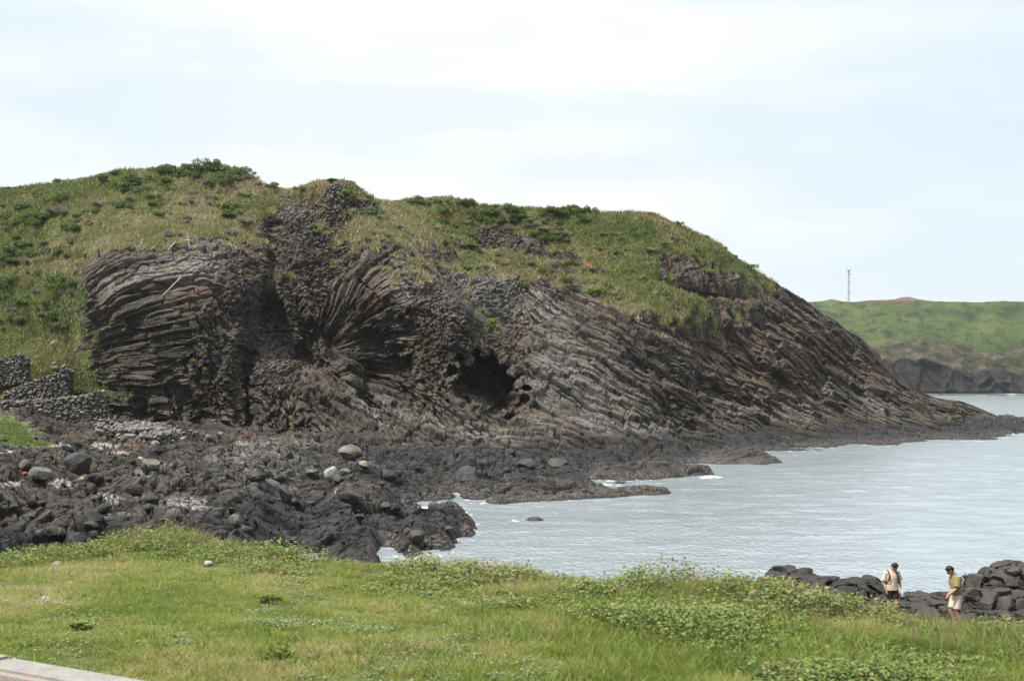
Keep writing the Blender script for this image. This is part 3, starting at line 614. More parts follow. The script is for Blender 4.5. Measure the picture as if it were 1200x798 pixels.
for (x0, x1, y0, y1), n_, kd, (a_, b_), lab, grp in ZONES:
    t_ = 0; k_ = 0
    while k_ < n_ and t_ < 400:
        t_ += 1; x = random.uniform(x0, x1); y = random.uniform(y0, y1); y = max(y, float(SKY(x))+3)
        p, g_ = on_hill(x, y)
        if g_ < .5: continue
        w_ = random.uniform(a_, b_); shrub(x, y, w_, w_*random.uniform(.42, .65), kd, lab, grp); k_ += 1
# ------------------------------------------------------------------ rocky shore platform below the cliff (height field; q = the row where the sea surface at that distance would appear)
zc = [(-100, 505, 4.6), (-100, 530, 4.2), (0, 500, 4.8), (0, 512, 4.5), (55, 520, 4.1), (0, 525, 4.3), (60, 508, 4.2), (100, 509, 3.7), (100, 530, 3.6), (200, 505, 3.7), (200, 525, 3.5), (300, 517, 3.1), (400, 515, 2.6), (480, 520, 2.2), (560, 522, 2.0), (640, 520, 1.9), (720, 514, 2.0), (800, 505, 2.2), (900, 505, 1.8), (1000, 503, 1.5), (1100, 501, 1.3), (1200, 500, .9),
    (0, 560, 3.4), (100, 570, 3.1), (100, 600, 2.5), (0, 600, 2.6), (0, 640, 1.8), (-100, 600, 2.6), (100, 640, 1.5), (200, 560, 3.1), (200, 600, 2.4), (200, 640, 1.4), (300, 540, 2.8), (300, 570, 2.6), (300, 600, 2.1), (300, 640, 1.1), (400, 540, 2.2), (400, 570, 2.0), (400, 600, 1.6), (400, 640, .6), (440, 630, 1.0), (450, 600, 1.5), (480, 625, .9), (500, 607, 1.3), (520, 628, .6), (535, 606, 1.0), (548, 608, .8),
    (450, 560, 1.6), (500, 560, 1.1), (540, 560, .9), (600, 555, .8), (650, 545, .9), (700, 541, .6), (560, 540, 1.5), (620, 535, 1.3), (760, 535, .7), (780, 525, 1.2), (850, 522, .7), (480, 578, .9), (530, 574, .6),
    (440, 653, 0), (500, 646, 0), (538, 638, 0), (558, 612, 0), (545, 597, 0), (515, 591, .1), (475, 594, .2), (525, 582, 0), (570, 582, .15), (620, 578, .35), (660, 575, .3), (690, 571, .1), (725, 564, .15), (770, 553, .3), (800, 546, .1), (830, 538, 0), (850, 531, 0), (920, 527, 0), (1000, 520, 0), (1100, 514, 0), (1200, 508, 0), (1280, 506, 0),
    (495, 597, -.25), (535, 590, -.6), (585, 597, -.7), (600, 610, -1.2), (560, 625, -.8), (540, 655, -1), (450, 672, -1), (350, 690, -.8), (650, 596, -.8), (730, 588, -.8), (700, 600, -1.3), (800, 568, -.9), (850, 556, -1.1), (900, 545, -1.1), (900, 580, -1.4), (600, 650, -1.5), (1000, 535, -1.1), (1100, 528, -1.2), (1200, 522, -1.2), (1280, 522, -1.2), (1000, 580, -1.6), (1200, 580, -1.6), (800, 640, -1.6), (200, 690, .2), (0, 690, .6), (-100, 690, .8)]
zq = [(x, HY+(y-HY)/(1-z/H), z) for x, y, z in zc]
ZS = lazy(TPS(zq, 1e-3), -160, 1300, 490, 760, 3.)
snc = int(1430/1.05*RES); snr = int(1000*RES)
X_, Q_ = np.meshgrid(np.linspace(-140, 1290, snc), np.linspace(500, 725, snr))
def shore_base(x, q): return np.maximum(ZS(x, q), -1.7)
Z_ = shore_base(X_, Q_); D_ = H*F/(Q_-HY)
sv = np.stack([(X_-CX)/F*D_, D_, Z_], -1).reshape(-1, 3).astype(f32)
def rock_relief(p, zb):
    """blocky relief of the shore rock, height added, per-block random"""
    wq = p+.45*np.stack([fbm(p*.5, 2, 3), fbm(p*.5, 2, 4), 0*p[:, 0]], -1)
    a1, a2, ac, cen = voro(wq*np.array([.34, .34, 0], f32)+np.array([0, 0, .5], f32), 12, .9)
    d1 = wq*np.array([.34, .34, 0], f32)-cen
    tilt = d1[:, 0]*(np.sin(ac*57)*1.1)+d1[:, 1]*(np.cos(ac*91)*1.1)
    b1, b2, bc, cb = voro(wq*np.array([1.35, 1.35, 0], f32)+np.array([3, 0, .5], f32), 14, .9)
    d2 = wq*np.array([1.35, 1.35, 0], f32)+np.array([3, 0, 0], f32)-cb
    tilt2 = d2[:, 0]*(np.sin(bc*77))+d2[:, 1]*(np.cos(bc*51))
    amp = np.clip(.35+zb*.35, .35, 1.0)
    r = (ac-.45)*.78+tilt*.45+.18*(1-a1*a1*2.)-.30*sstep(a2-a1, .07, 0)+(bc-.45)*.34+tilt2*.30+.05*(1-b1*b1*2.)-.16*sstep(b2-b1, .10, 0)+fbm(p*.10, 3, 8)*1.15+.35*fbm(p*.35, 3, 18)+.16*fbm(p*1.1, 4, 9)+.07*fbm(p*3., 3, 19)-.38
    r = np.clip(r, -1.2, .85)
    return r*amp, .55*bc+.45*ac
rel, rcr = rock_relief(sv, Z_.ravel())
pyv = HY+(H-sv[:, 2])*F/sv[:, 1]
gmask = blobs(X_.ravel(), pyv, [(0, 505, 42, 16, 14), (-60, 500, 60, 26), (115, 506, 12, 4), (50, 520, 14, 3)])
wetz = sv[:, 2]
sv[:, 2] += rel*(1-.85*sstep(gmask, .0, .9))
pyv2 = HY+(H-sv[:, 2])*F/sv[:, 1]; pxv = X_.ravel()
SANDS = [(130, 585, 15, 6, 10), (122, 579, 12, 3), (75, 567, 18, 5, 6), (12, 566, 16, 4), (120, 522, 18, 3.5), (66, 521, 24, 2.5), (5, 529, 14, 2), (283, 519, 8, 2.5), (225, 590, 18, 6, 12), (205, 573, 8, 2.5), (680, 508, 10, 3.5), (627, 507, 5, 3), (395, 575, 3, 4), (140, 530, 10, 2), (95, 560, 5, 2)]
sand = blobs(pxv, pyv2, SANDS)*.9
wet = np.clip(sstep(wetz+.7*fbm(sv*.15, 3, 71), 2.9, 1.7)+.0, 0, 1)
barn = sstep(sv[:, 2], .7, .35)*sstep(sv[:, 2], .02, .15)*sstep(pxv, 380, 470)
red = blobs(pxv, pyv2, [(80, 540, 16, 8), (110, 512, 34, 5), (150, 525, 20, 6), (105, 550, 10, 8), (28, 555, 5, 4), (300, 512, 60, 3)])
pale = np.clip(blobs(pxv, pyv2, [(220, 592, 45, 10, 10), (330, 560, 60, 14), (300, 535, 50, 10), (180, 550, 30, 8), (470, 545, 40, 10), (560, 535, 40, 6), (540, 520, 40, 6), (160, 510, 20, 6), (130, 600, 30, 5), (430, 535, 20, 10), (330, 520, 40, 6)]), 0, 1)*.8
me = mesh_np('rocky_shore', sv, grid_faces(snr, snc), dict(crand=rcr, red=red, wet=wet, pale=pale, barn=barn, sand=sand, grass=np.clip(gmask*1.3, 0, 1), lush=np.full(len(sv), .8, f32), soil=0*rcr))
tag(link('rocky_shore', me, M_SHORE), 'dark broken basalt shore platform below the cliff', kind='structure')
sv_shore = sv; SVG = sv.reshape(snr, snc, 3); SPY = pyv2.reshape(snr, snc)
def on_shore(px, py):
    j = int(np.clip(round((px+140)/1430*(snc-1)), 0, snc-1)); hit = np.flatnonzero(SPY[:, j] <= py); i = int(hit.max()) if len(hit) else 0; return SVG[i, j].astype(float)
# ------------------------------------------------------------------ stones, boulders, reefs, walls
ICO = {}
def ico(k):
    if k not in ICO:
        bm = bmesh.new(); bmesh.ops.create_icosphere(bm, subdivisions=k, radius=1.); bm.verts.ensure_lookup_table()
        ICO[k] = (np.array([v.co[:] for v in bm.verts]), np.array([[v.index for v in f.verts] for f in bm.faces])); bm.free()
    return ICO[k]
def stone_v(k, r, cuts=9, noise=.06, depth=(.55, .9)):
    """a faceted boulder of radius about 1"""
    v = ico(k)[0].copy()
    for _ in range(cuts):
        n = r.normal(size=3); n /= np.linalg.norm(n); c = r.uniform(*depth); d = np.maximum(v@n-c, 0); v -= (d*.93)[:, None]*n
    if noise:
        s = r.random(3)*50; v = v*(1+noise*fbm((v*2.2+s).astype(f32), 4, 5)[:, None]+.4*noise*fbm((v*7+s).astype(f32), 3, 6)[:, None])
    return v
def rotm(r):
    q = r.normal(size=4); q /= np.linalg.norm(q); w_, x, y, z = q
    return np.array([[1-2*(y*y+z*z), 2*(x*y-z*w_), 2*(x*z+y*w_)], [2*(x*y+z*w_), 1-2*(x*x+z*z), 2*(y*z-x*w_)], [2*(x*z-y*w_), 2*(y*z+x*w_), 1-2*(x*x+y*y)]])
def many_stones(k, pos, size, r, squash=(.75, 1, .6), cuts=6, noise=.05, rot=True):
    """merged stones; returns vertices, faces, a random number per stone"""
    base = [stone_v(k, r, cuts, noise) for _ in range(10)]; f0 = ico(k)[1]; V, Fc, R_ = [], [], []; nv = len(base[0])
    for i, (p, s) in enumerate(zip(pos, size)):
        b = base[r.integers(10)]@rotm(r).T if rot else base[r.integers(10)]
        a = r.random()*6.283; c_, s_ = math.cos(a), math.sin(a); sc = np.array(squash)*(1+.25*r.normal(size=3)*.6)
        b = (b*sc)@np.array([[c_, s_, 0], [-s_, c_, 0], [0, 0, 1]]); V.append(b*s+p); Fc.append(f0+i*nv); R_.append(np.full(nv, r.random()))
    return np.concatenate(V), np.concatenate(Fc), np.concatenate(R_)
def stone_mat(name, lo, mid, hi, rough=.85, scale=1.4):
    t = NT(name); p = t.pos(); c = t.ramp(t.noise(p, scale, 6, .65), [(.3, lo), (.5, mid), (.7, hi)])
    c = t.mix(1., c, t.rng(t.attr('crand'), 0, 1, .55, 1.5, False), 'MULTIPLY')
    t.bsdf(c, rough, t.bump(t.noise(p, scale*5, 5, .65), .5, .06), .3); return t.m
M_WALL = stone_mat('drystone_basalt', (.065, .058, .050), (.135, .122, .105), (.25, .228, .195))
M_GREYB = stone_mat('grey_boulder', (.075, .071, .064), (.13, .122, .11), (.21, .198, .18))
M_PALEB = stone_mat('white_boulder', (.20, .195, .185), (.33, .32, .31), (.44, .43, .42))
M_TANB = stone_mat('tan_boulder', (.15, .12, .09), (.25, .205, .16), (.36, .31, .25))
M_DARKB = stone_mat('dark_boulder', (.026, .025, .025), (.045, .043, .042), (.075, .072, .068), .65)
M_REDB = stone_mat('rusty_boulder', (.12, .05, .03), (.22, .09, .05), (.30, .14, .08))
R7 = np.random.default_rng(77)
def boulder(p, size, mat, label, name='boulder', cuts=10, k=4, sq=(1, .9, .75), group=None, seed=None):
    r = np.random.default_rng(seed if seed is not None else R7.integers(1 << 30)); v = stone_v(k, r, cuts, .07)*np.array(sq)*size
    o = link(name, mesh_np(name, v, ico(k)[1], dict(crand=np.full(len(v), .35+.3*r.random())), smooth=False), mat); o.location = p; return tag(o, label, 'rock', group)
def shore_boulder(px, py, wpx, mat, label, **kw):
    p = on_shore(px, py); s = wpx*p[1]/F/2; p[2] += s*.22; return boulder(p, s, mat, label, **kw)
def hill_boulder(px, py, wpx, mat, label, **kw):
    p, _ = on_hill(px, py); s = wpx*p[1]/F/2; p[2] += s*.3; return boulder(p, s, mat, label, **kw)
shore_boulder(48, 560, 27, M_GREYB, 'large angular grey boulder above the white sand patch', cuts=7, seed=3)
shore_boulder(387, 558, 22, M_PALEB, 'smooth whitish round boulder on the dark shore', cuts=3, seed=4, sq=(.85, .9, 1.))
shore_boulder(404, 557, 17, M_GREYB, 'grey round boulder touching the right of the whitish one', cuts=5, seed=5)
shore_boulder(365, 556, 15, M_GREYB, 'flat pale grey boulder left of the whitish round one', sq=(1.1, .8, .5), seed=6)
shore_boulder(410, 536, 30, M_WALL, 'big bluish grey block behind the whitish round boulder', seed=8, sq=(1, .9, .75))
shore_boulder(426, 548, 13, M_TANB, 'small tan rock right of the grey boulders', seed=9)
shore_boulder(29, 557, 8, M_REDB, 'small rust red stone left of the angular grey boulder', seed=10)
shore_boulder(92, 553, 36, M_DARKB, 'dark brown boulder right of the angular grey one', seed=12)
shore_boulder(166, 540, 12, M_TANB, 'tan stone on the shore below the pebble bank', seed=13)
shore_boulder(178, 548, 24, M_WALL, 'squat grey brown boulder in the middle of the upper shore', seed=14)
shore_boulder(548, 560, 30, M_DARKB, 'rounded black boulder behind the small inlet', seed=15)
shore_boulder(455, 560, 22, M_DARKB, 'black boulder right of the tan rock', seed=16)
shore_boulder(620, 549, 30, M_DARKB, 'low rounded black boulder at the landward end of the reef', seed=17, sq=(1, .8, .55))
shore_boulder(655, 546, 26, M_DARKB, 'dark boulder right of the low rounded one by the reef', seed=18, sq=(1, .8, .6))
hill_boulder(63, 402, 17, M_TANB, 'tan boulder lying on the green hillside', seed=20, sq=(1, .8, .6))
hill_boulder(78, 457, 9, M_GREYB, 'grey standing stone on the strip between two stone walls', seed=21, sq=(.9, .8, 1.1))
hill_boulder(3, 459, 9, M_REDB, 'reddish block at the left end of the middle stone wall', seed=22)

def wall(pts, thick, sz, label, seed, name='dry_stone_wall'):
    """dry stone wall: pts = (px, base row, top row, distance)"""
    r = np.random.default_rng(seed); a = np.array(pts, float); pos, size = [], []
    b = P(a[:, 0], a[:, 1], a[:, 3]); t = P(a[:, 0], a[:, 2], a[:, 3]); seg = np.r_[0, np.cumsum(np.hypot(np.diff(b[:, 0]), np.diff(b[:, 1])))]
    I = lambda s, q: np.array([np.interp(s, seg, q[:, k]) for k in range(3)])
    s = 0
    while s < seg[-1]:
        B, T = I(s, b), I(s, t); z = B[2]-1.1
        while z < T[2]-.1:
            for dy in (0, thick*.5, thick):
                if dy in (thick*.5,) and z < T[2]-sz*1.6: continue
                k = sz*(.55+.85*r.random()**1.5); pos.append((B[0]+r.normal()*sz*.35, B[1]+dy+r.normal()*sz*.28+.12*(z-B[2]), z+r.normal()*sz*.1)); size.append(k*.62)
            z += sz*.62
        s += sz*.85
    v, fc, rd = many_stones(1, pos, size, r, (1.15, .9, .68), 5, .04)
    # rubble heart so that no light passes between the stones
    hv = []; 
    for q in np.linspace(0, seg[-1], 40):
        B, T = I(q, b), I(q, t); hv += [(B[0], B[1]+.12, B[2]-.6), (T[0], T[1]+.12+.1*(T[2]-B[2]), T[2]-sz*.8), (T[0], T[1]+thick+.1, T[2]-sz*.8), (B[0], B[1]+thick, B[2]-.6)]
    hv = np.array(hv); hf = []
    for q in range(39):
        for k in range(3):
            i, j = q*4+k, q*4+k+1; hf += [(i, j, j+4), (i, j+4, i+4)]
    nv = len(v); v = np.concatenate([v, hv]); fc = np.concatenate([fc, np.array(hf)+nv]); rd = np.concatenate([rd, np.zeros(len(hv))])
    return tag(link(name, mesh_np(name, v, fc, dict(crand=rd)), M_WALL), label, 'stone wall')
wall([(-40, 494, 470, 148.5), (0, 494, 469, 148.8), (60, 496, 466, 149.0), (100, 499, 461, 149.3), (114, 500, 456, 149.8), (124, 502, 474, 150.), (132, 502, 492, 150)], 1.4, .31, 'long dry stone wall at the foot of the hillside, lowest of the three', 1)
wall([(4, 461, 459, 153.2), (30, 460, 448, 153.6), (60, 459, 437, 153.8), (76, 457, 430, 154), (82, 456, 434, 154.4)], 1.2, .29, 'middle dry stone wall rising to a heap of blocks at its right end', 2)
wall([(-40, 436, 414, 159), (0, 441, 418, 158.5), (22, 438, 413, 158.5), (31, 436, 420, 159)], 1.2, .29, 'upper dry stone wall cut by the left picture edge, short and straight ended', 3)
for px, py, w_, lab, sd_ in ((66, 432, 10, 'large block on top of the middle stone wall', 31), (75, 430, 9, 'grey block right of the largest one on the middle stone wall', 32), (63, 426, 6, 'small dark block topping the heap on the middle stone wall', 33)):
    p = P(px, py, 154.4); boulder(p, w_*154/F/2, M_GREYB if sd_ < 33 else M_WALL, lab, k=3, seed=sd_)
# pebble bank beside the long wall and loose stones over the shore
pp, ss = [], []
for _ in range(520):
    x = R7.normal()*26+163; y = 494+abs(R7.normal())*7+max(0, x-150)*.16
    if y > 524 or x < 112: continue
    p = on_shore(x, y); pp.append(p+np.array([0, 0, .08])); ss.append(.16+.30*R7.random()**2)
v, fc, rd = many_stones(1, pp, ss, R7)
tag(link('rubble', mesh_np('rubble', v, fc, dict(crand=.3+.7*rd)), M_GREYB), 'bank of grey pebbles between the stone wall and the bluff', kind='stuff')
pp, ss = [], []
for _ in range(260):
    x = R7.uniform(-60, 640); y = R7.uniform(508, 640)
    p = on_shore(x, y)
    if p[2] < .5: continue
    pp.append(p+np.array([0, 0, .04])); ss.append(.10+.42*R7.random()**3)
v, fc, rd = many_stones(2, pp, ss, R7, (1, .9, .7), 10, .06)
tag(link('loose_stones', mesh_np('loose_stones', v, fc, dict(crand=rd)), stone_mat('loose_stone', (.018, .017, .016), (.038, .035, .032), (.095, .088, .08))), 'loose dark stones scattered over the shore platform', kind='stuff')

def reef(name, pts, label, seed, hscale=1.):
    """low rock shelf awash: pts = (px, row of its near waterline, height in px, half depth in metres)"""
    a = np.array(pts, float); xs = np.arange(a[0, 0]-6, a[-1, 0]+6, .7); rows = np.linspace(-1, 1, 90)
    yw = np.interp(xs, a[:, 0], a[:, 1]); hp = np.interp(xs, a[:, 0], a[:, 2], 0, 0); hd = np.interp(xs, a[:, 0], a[:, 3])
    d0 = H*F/(yw-HY); X, Rr = np.meshgrid(xs, rows); DD = d0[None]+hd[None]*(Rr+1)
    x = (X-CX)/F*DD; zc_ = hp*d0/F
    end = np.clip(np.minimum(X-xs[0], xs[-1]-X)/14, 0, 1)**.6
    prof = np.clip(1-np.abs(Rr)**2.4, 0, 1)**.7
    p = np.stack([x, DD, 0*x+seed*9], -1).reshape(-1, 3).astype(f32)
    rel, rc = rock_relief(p, np.full(len(p), .9, f32))
    z = (zc_[None]*hscale*prof*end).ravel()*(1+.55*rel)+rel*.22*end.ravel()*prof.ravel()-.45*(1-(prof*end).ravel())
    p[:, 2] = z
    cz = p[:, 2]
    at = dict(crand=rc, red=0*rc, wet=np.clip(.55+.5*fbm(p*.8, 3, 4), 0, 1), pale=0*rc, barn=sstep(cz, .05, .15)*sstep(cz, .9, .3)*.8)
    return tag(link(name, mesh_np(name, p, grid_faces(len(rows), len(xs)), at), M_OUT), label, 'reef')
reef('rock_reef', [(566, 590, 4, 1.6), (580, 592, 10, 3), (600, 590, 15, 4), (640, 588, 17, 4.5), (680, 586, 18, 4.5), (705, 584, 17, 4), (718, 583, 11, 3), (740, 582, 11, 3), (765, 581, 9, 2.5), (780, 580, 7, 1.8), (790, 580, 2, 1)], 'long black barnacled reef, nearest of those reaching into the bay', 1)
reef('rock_reef', [(690, 563, 5, 2.5), (705, 563, 9, 3.5), (740, 562, 14, 4.5), (765, 561, 17, 5), (790, 560, 16, 4.5), (805, 559, 9, 3.5), (820, 558, 9, 3), (832, 557, 7, 2), (838, 557, 2, 1)], 'dark reef with a rounded hump and a low tail ending in foam', 2)
reef('rock_reef', [(814, 543, 2, 3), (830, 544, 5, 5), (850, 545, 9, 7), (875, 545, 13, 8), (895, 545, 10, 6), (905, 544, 5, 4), (918, 543, 2, 2)], 'small flat islet of dark rock farthest out below the slope', 3)
reef('rock_reef', [(612, 610, 1, .4), (622, 611, 4, .7), (632, 611, 3, .6), (641, 610, 1, .3)], 'tiny rock just breaking the water in front of the reefs', 4, .8)
reef('rock_reef', [(1080, 462.9, .6, 6), (1100, 463.2, 1.3, 10), (1150, 463.2, 1.3, 10), (1200, 463.2, 1.2, 10), (1330, 463.2, 1.2, 10)], 'thin flat reef along the foot of the far cliff', 5)

# black outcrops on the near shore behind the walkers
def outcrop(label, blocks, seed, name='rock_outcrop'):
    """stack of weathered basalt blocks: (px, row of centre, distance, half width, half depth, half height in metres)"""
    r = np.random.default_rng(seed); V, Fc, C = [], [], []; n = 0; k = 5; f0 = ico(k)[1]
    for (px, py, d, a, b, c) in blocks:
        s0 = r.random(3)*40
        v = ico(k)[0].copy(); v = np.sign(v)*np.abs(v)**.62; v /= np.abs(v).max()
        for _ in range(7):
            nn = r.normal(size=3)*np.array([1, 1, .8]); nn /= np.linalg.norm(nn); cc = r.uniform(.78, 1.12); v -= (np.maximum(v@nn-cc, 0)*.95)[:, None]*nn
        v = v*np.array([a, b, c]); q = v.astype(f32)
        f1_, f2_, cc_, _ = voro((q*1.5+s0).astype(f32), 3, .9)
        nrm_ = v/np.linalg.norm(v, axis=1, keepdims=True)
        v = v+nrm_*((cc_-.5)*.22-.16*sstep(f2_-f1_, .10, 0)+.14*fbm((q*1.2+s0).astype(f32), 4, 8)+.035*fbm((q*7+s0).astype(f32), 3, 9))[:, None]
        an = r.normal()*.25; v = v@np.array([[math.cos(an), math.sin(an), 0], [-math.sin(an), math.cos(an), 0], [0, 0, 1]]).T
        V.append(v+P(px, py, d)); Fc.append(f0+n); C.append(cc_); n += len(v)
    v = np.concatenate(V); z = 0*v[:, 0]
    return tag(link(name, mesh_np(name, v, np.concatenate(Fc), dict(crand=np.concatenate(C), red=z, wet=z+.45, pale=z, barn=z)), M_OUT), label, 'rock outcrop')
outcrop('low black rock shelf left of the walker in the cream shirt', [(915, 688, 49, .75, 1.1, .65), (940, 690, 48.5, .8, 1.0, .55), (966, 694, 48, .85, 1., .48), (990, 698, 47.5, .8, 1., .5), (1008, 692, 49, .7, .9, .42), (950, 706, 46, 1.3, 1., .5), (900, 700, 48, .6, .9, .5)], 5)
outcrop('tall black rock stack at the right picture edge', [(1150, 699, 45, .75, 1., .75), (1176, 693, 45.5, .85, 1.1, .80), (1202, 689, 45, .9, 1., .72), (1190, 671, 46, .8, .9, .36), (1168, 715, 43.5, 1.1, 1., .62), (1206, 719, 43, 1.1, 1., .65), (1230, 697, 45, 1., 1., .9), (1190, 737, 41.5, 1.5, 1., .5), (1150, 729, 42, .9, .8, .4)], 6)
outcrop('flat dark rocks between the two walkers at the water edge', [(1070, 706, 49, .7, .9, .35), (1088, 709, 48.5, .7, .9, .35), (1110, 710, 48, .7, .9, .34), (1030, 711, 48, .8, .9, .42), (1055, 721, 46, .9, .9, .40), (1095, 721, 45.5, .9, .9, .42), (1020, 721, 46, .9, .8, .4), (1125, 717, 46.5, .5, .8, .4), (1140, 739, 41.5, .9, .8, .35), (1085, 737, 43, 1., .8, .3)], 7)
outcrop('rounded black boulders low behind the scrub, leftmost on the near shore', [(842, 690, 52, .45, .7, .3), (862, 690, 51, .5, .7, .34), (880, 692, 50.5, .42, .7, .34), (888, 704, 48, .7, .7, .35)], 8)

# turf on the knoll at the left end of the shore
kk_ = np.flatnonzero((gmask > .75) & (pxv > -60)); kk_ = kk_[rng.integers(0, len(kk_), 26000)]
kb = sv_shore[kk_].astype(float)+rng.normal(size=(len(kk_), 3))*np.array([.10, .14, .02]); kh = (.06+.14*rng.random(len(kb)))*np.clip(1+.9*fbm(kb.astype(f32)*.6, 3, 7), .4, 2)
kl = rng.normal(size=kb.shape)*.6; kl[:, 2] = 1; ka = rng.random(len(kb))*6.283; kd = np.stack([np.cos(ka), np.sin(ka), 0*ka], -1)*.035
tag(link('knoll_grass', blades_mesh('knoll_grass', kb, kb+kl*kh[:, None], kd, np.clip(.28+.16*rng.normal(size=len(kb))+.35*fbm(kb.astype(f32)*.3, 3, 8), 0, 1)), M_TUFT), 'short turf on the knoll below the stone wall', kind='stuff')
# ------------------------------------------------------------------ far coast across the bay
FSKY = interp([(700, 360), (900, 356), (945, 354), (970, 352), (985, 353), (1000, 354), (1020, 353), (1050, 352), (1075, 352), (1110, 354), (1150, 354), (1175, 352.5), (1200, 353), (1300, 356), (1600, 362)])
FCLF = interp([(700, 424), (1030, 421), (1080, 421), (1110, 429), (1140, 436), (1165, 431), (1200, 437), (1600, 440)])
fx = np.linspace(860, 1560, 520); ft = np.linspace(0, 1, 200)
def far_pt(px, t):
    t1 = np.clip(t/.34, 0, 1); t2 = np.clip((t-.34)/.66, 0, 1)
    py = np.where(t < .34, 461.5+(FCLF(px)-461.5)*t1, FCLF(px)+(FSKY(px)-FCLF(px))*t2)
    d = 885+10*t1+95*t2**1.3
    return px, py, d
FPX, FT = np.meshgrid(fx, ft); a_, b_, c_ = far_pt(FPX, FT); FV = P(a_, b_, c_)
bk = []
for t_, dz in ((30, .3), (120, 4), (300, 30), (420, 75)):
    q = FV[-1].copy(); q[:, 1] += t_; q[:, 2] -= dz; bk.append(q)
FV = np.concatenate([FV, np.stack(bk)]); FTa = np.concatenate([FT, np.ones((4, len(fx)))]).ravel(); FPXa = np.concatenate([FPX, np.repeat(fx[None], 4, 0)]).ravel()
fv = FV.reshape(-1, 3).astype(f32)
o1, o2, oc, _ = voro(fv*np.array([.09, .09, .035], f32), 3)
kk = sstep(FTa, .36, .30)
dy = kk*((oc-.5)*4-3*sstep(o2-o1, .14, 0)+fbm(fv*.03, 4, 5)*6)+(1-kk)*fbm(fv*.035, 5, 8)*7*sstep(FTa, .97, .6)
fv[:, 1] += dy*sstep(FTa, 0, .03); fv[:, 2] += (1-kk)*fbm(fv*.08, 5, 9)*2.2*np.where(FTa > .97, .25, 1)
fg = sstep(FTa+.06*fbm(fv*.02, 3, 4)+.10*sstep(FPXa, 1120, 1010), .44, .74)
fs = ((np.abs(FTa-.985) < .02)*sstep(np.abs(FPXa-1035), 45, 20)).astype(f32)*.8
me = mesh_np('far_hill', fv, grid_faces(204, len(fx)), dict(grass=fg, cliff=kk, soil=fs), smooth=True)
tag(link('far_hill', me, M_FAR), 'far green hill above a dark sea cliff', kind='structure')
def ridge(name, pts, label):
    """long earth mound on the far hill: px, height in px, at the given depth"""
    d = 1001.; a = np.asarray(pts, float); xs = np.linspace(a[0, 0], a[-1, 0], 60); hh = np.interp(xs, a[:, 0], a[:, 1])
    rows = []
    for s, k in ((-14, -.3), (-8, .45), (-3, .95), (3, 1), (8, .5), (14, -.3)):
        q = P(xs, FSKY(xs)+1.5-hh*np.maximum(k, 0)+(3 if k < 0 else 0), np.full_like(xs, d)); q[:, 1] += s; q[:, 2] += .5*fbm(q.astype(f32)*.12, 3, 7); rows.append(q)
    v = np.stack(rows).reshape(-1, 3)
    return tag(link(name, mesh_np(name, v, grid_faces(6, 60), smooth=True), M_MOUND), label, kind='structure')
M_MOUND = simple('mound_earth', (.105, .080, .065), .9, .4, .2)
ridge('earth_mound', [(960, 0), (966, 1.5), (972, 2.6), (980, 2.2), (986, 0)], 'low brown mound on far hill left of the mast')
ridge('earth_mound', [(996, .5), (1015, 2.4), (1040, 2.6), (1050, 3), (1056, 5.4), (1064, 5.6), (1072, 3.6), (1084, 1.2), (1096, .3)], 'long brown mound with a hump on far hill right of the mast')
# ------------------------------------------------------------------ sea
sq = np.concatenate([np.linspace(452, 470, 60), np.linspace(470.5, 720, 420), np.linspace(722, 900, 40)]); sx = np.linspace(-700, 1900, 640)
SQ, SX = np.meshgrid(sq, sx, indexing='ij'); sdd = H*F/(SQ-HY)
sv = np.stack([(SX-CX)/F*sdd, sdd, np.zeros_like(sdd)], -1).reshape(-1, 3)
v32 = sv.astype(f32)
amp = np.interp(sv[:, 1], [30, 120, 300, 600], [.055, .07, .05, 0])
sv[:, 2] = amp*(fbm(v32*np.array([.35, .75, 1], f32), 3, 91)+.5*fbm(v32*np.array([.12, .2, 1], f32), 2, 92))
foam = np.zeros(len(sv)); sxp, sqp = SX.ravel(), SQ.ravel()
foam = np.maximum(foam, blobs(sxp, sqp, [(542, 621, 13, 7, 10), (527, 612, 8, 5), (552, 614, 12, 3), (832, 559, 14, 2.2), (708, 568, 10, 2.5), (1186, 462.4, 10, 1.6), (1150, 463, 12, .6), (868, 527, 9, 1.6), (412, 608, 5, 4), (475, 651, 22, 3), (500, 596, 16, 3), (600, 585, 20, 1.6), (740, 573, 20, 1.6), (606, 610, 10, 2), (1050, 512, 40, .8), (940, 521, 30, .8), (1175, 508, 30, .8)])*.62)
foam = np.maximum(foam, blobs(sxp, sqp, [(543, 621, 11, 6, 12), (530, 613, 7, 3)])*.9)
zsh = ZS(sxp, np.clip(sqp, 500, 755)); foam = np.maximum(foam, .34*sstep(zsh, -.75, -.15)*(sqp > 500))
me = mesh_np('sea', sv, grid_faces(len(sq), len(sx)), dict(foam=foam), smooth=True)
tag(link('sea', me, M_SEA), 'calm grey blue sea of the bay', kind='structure')
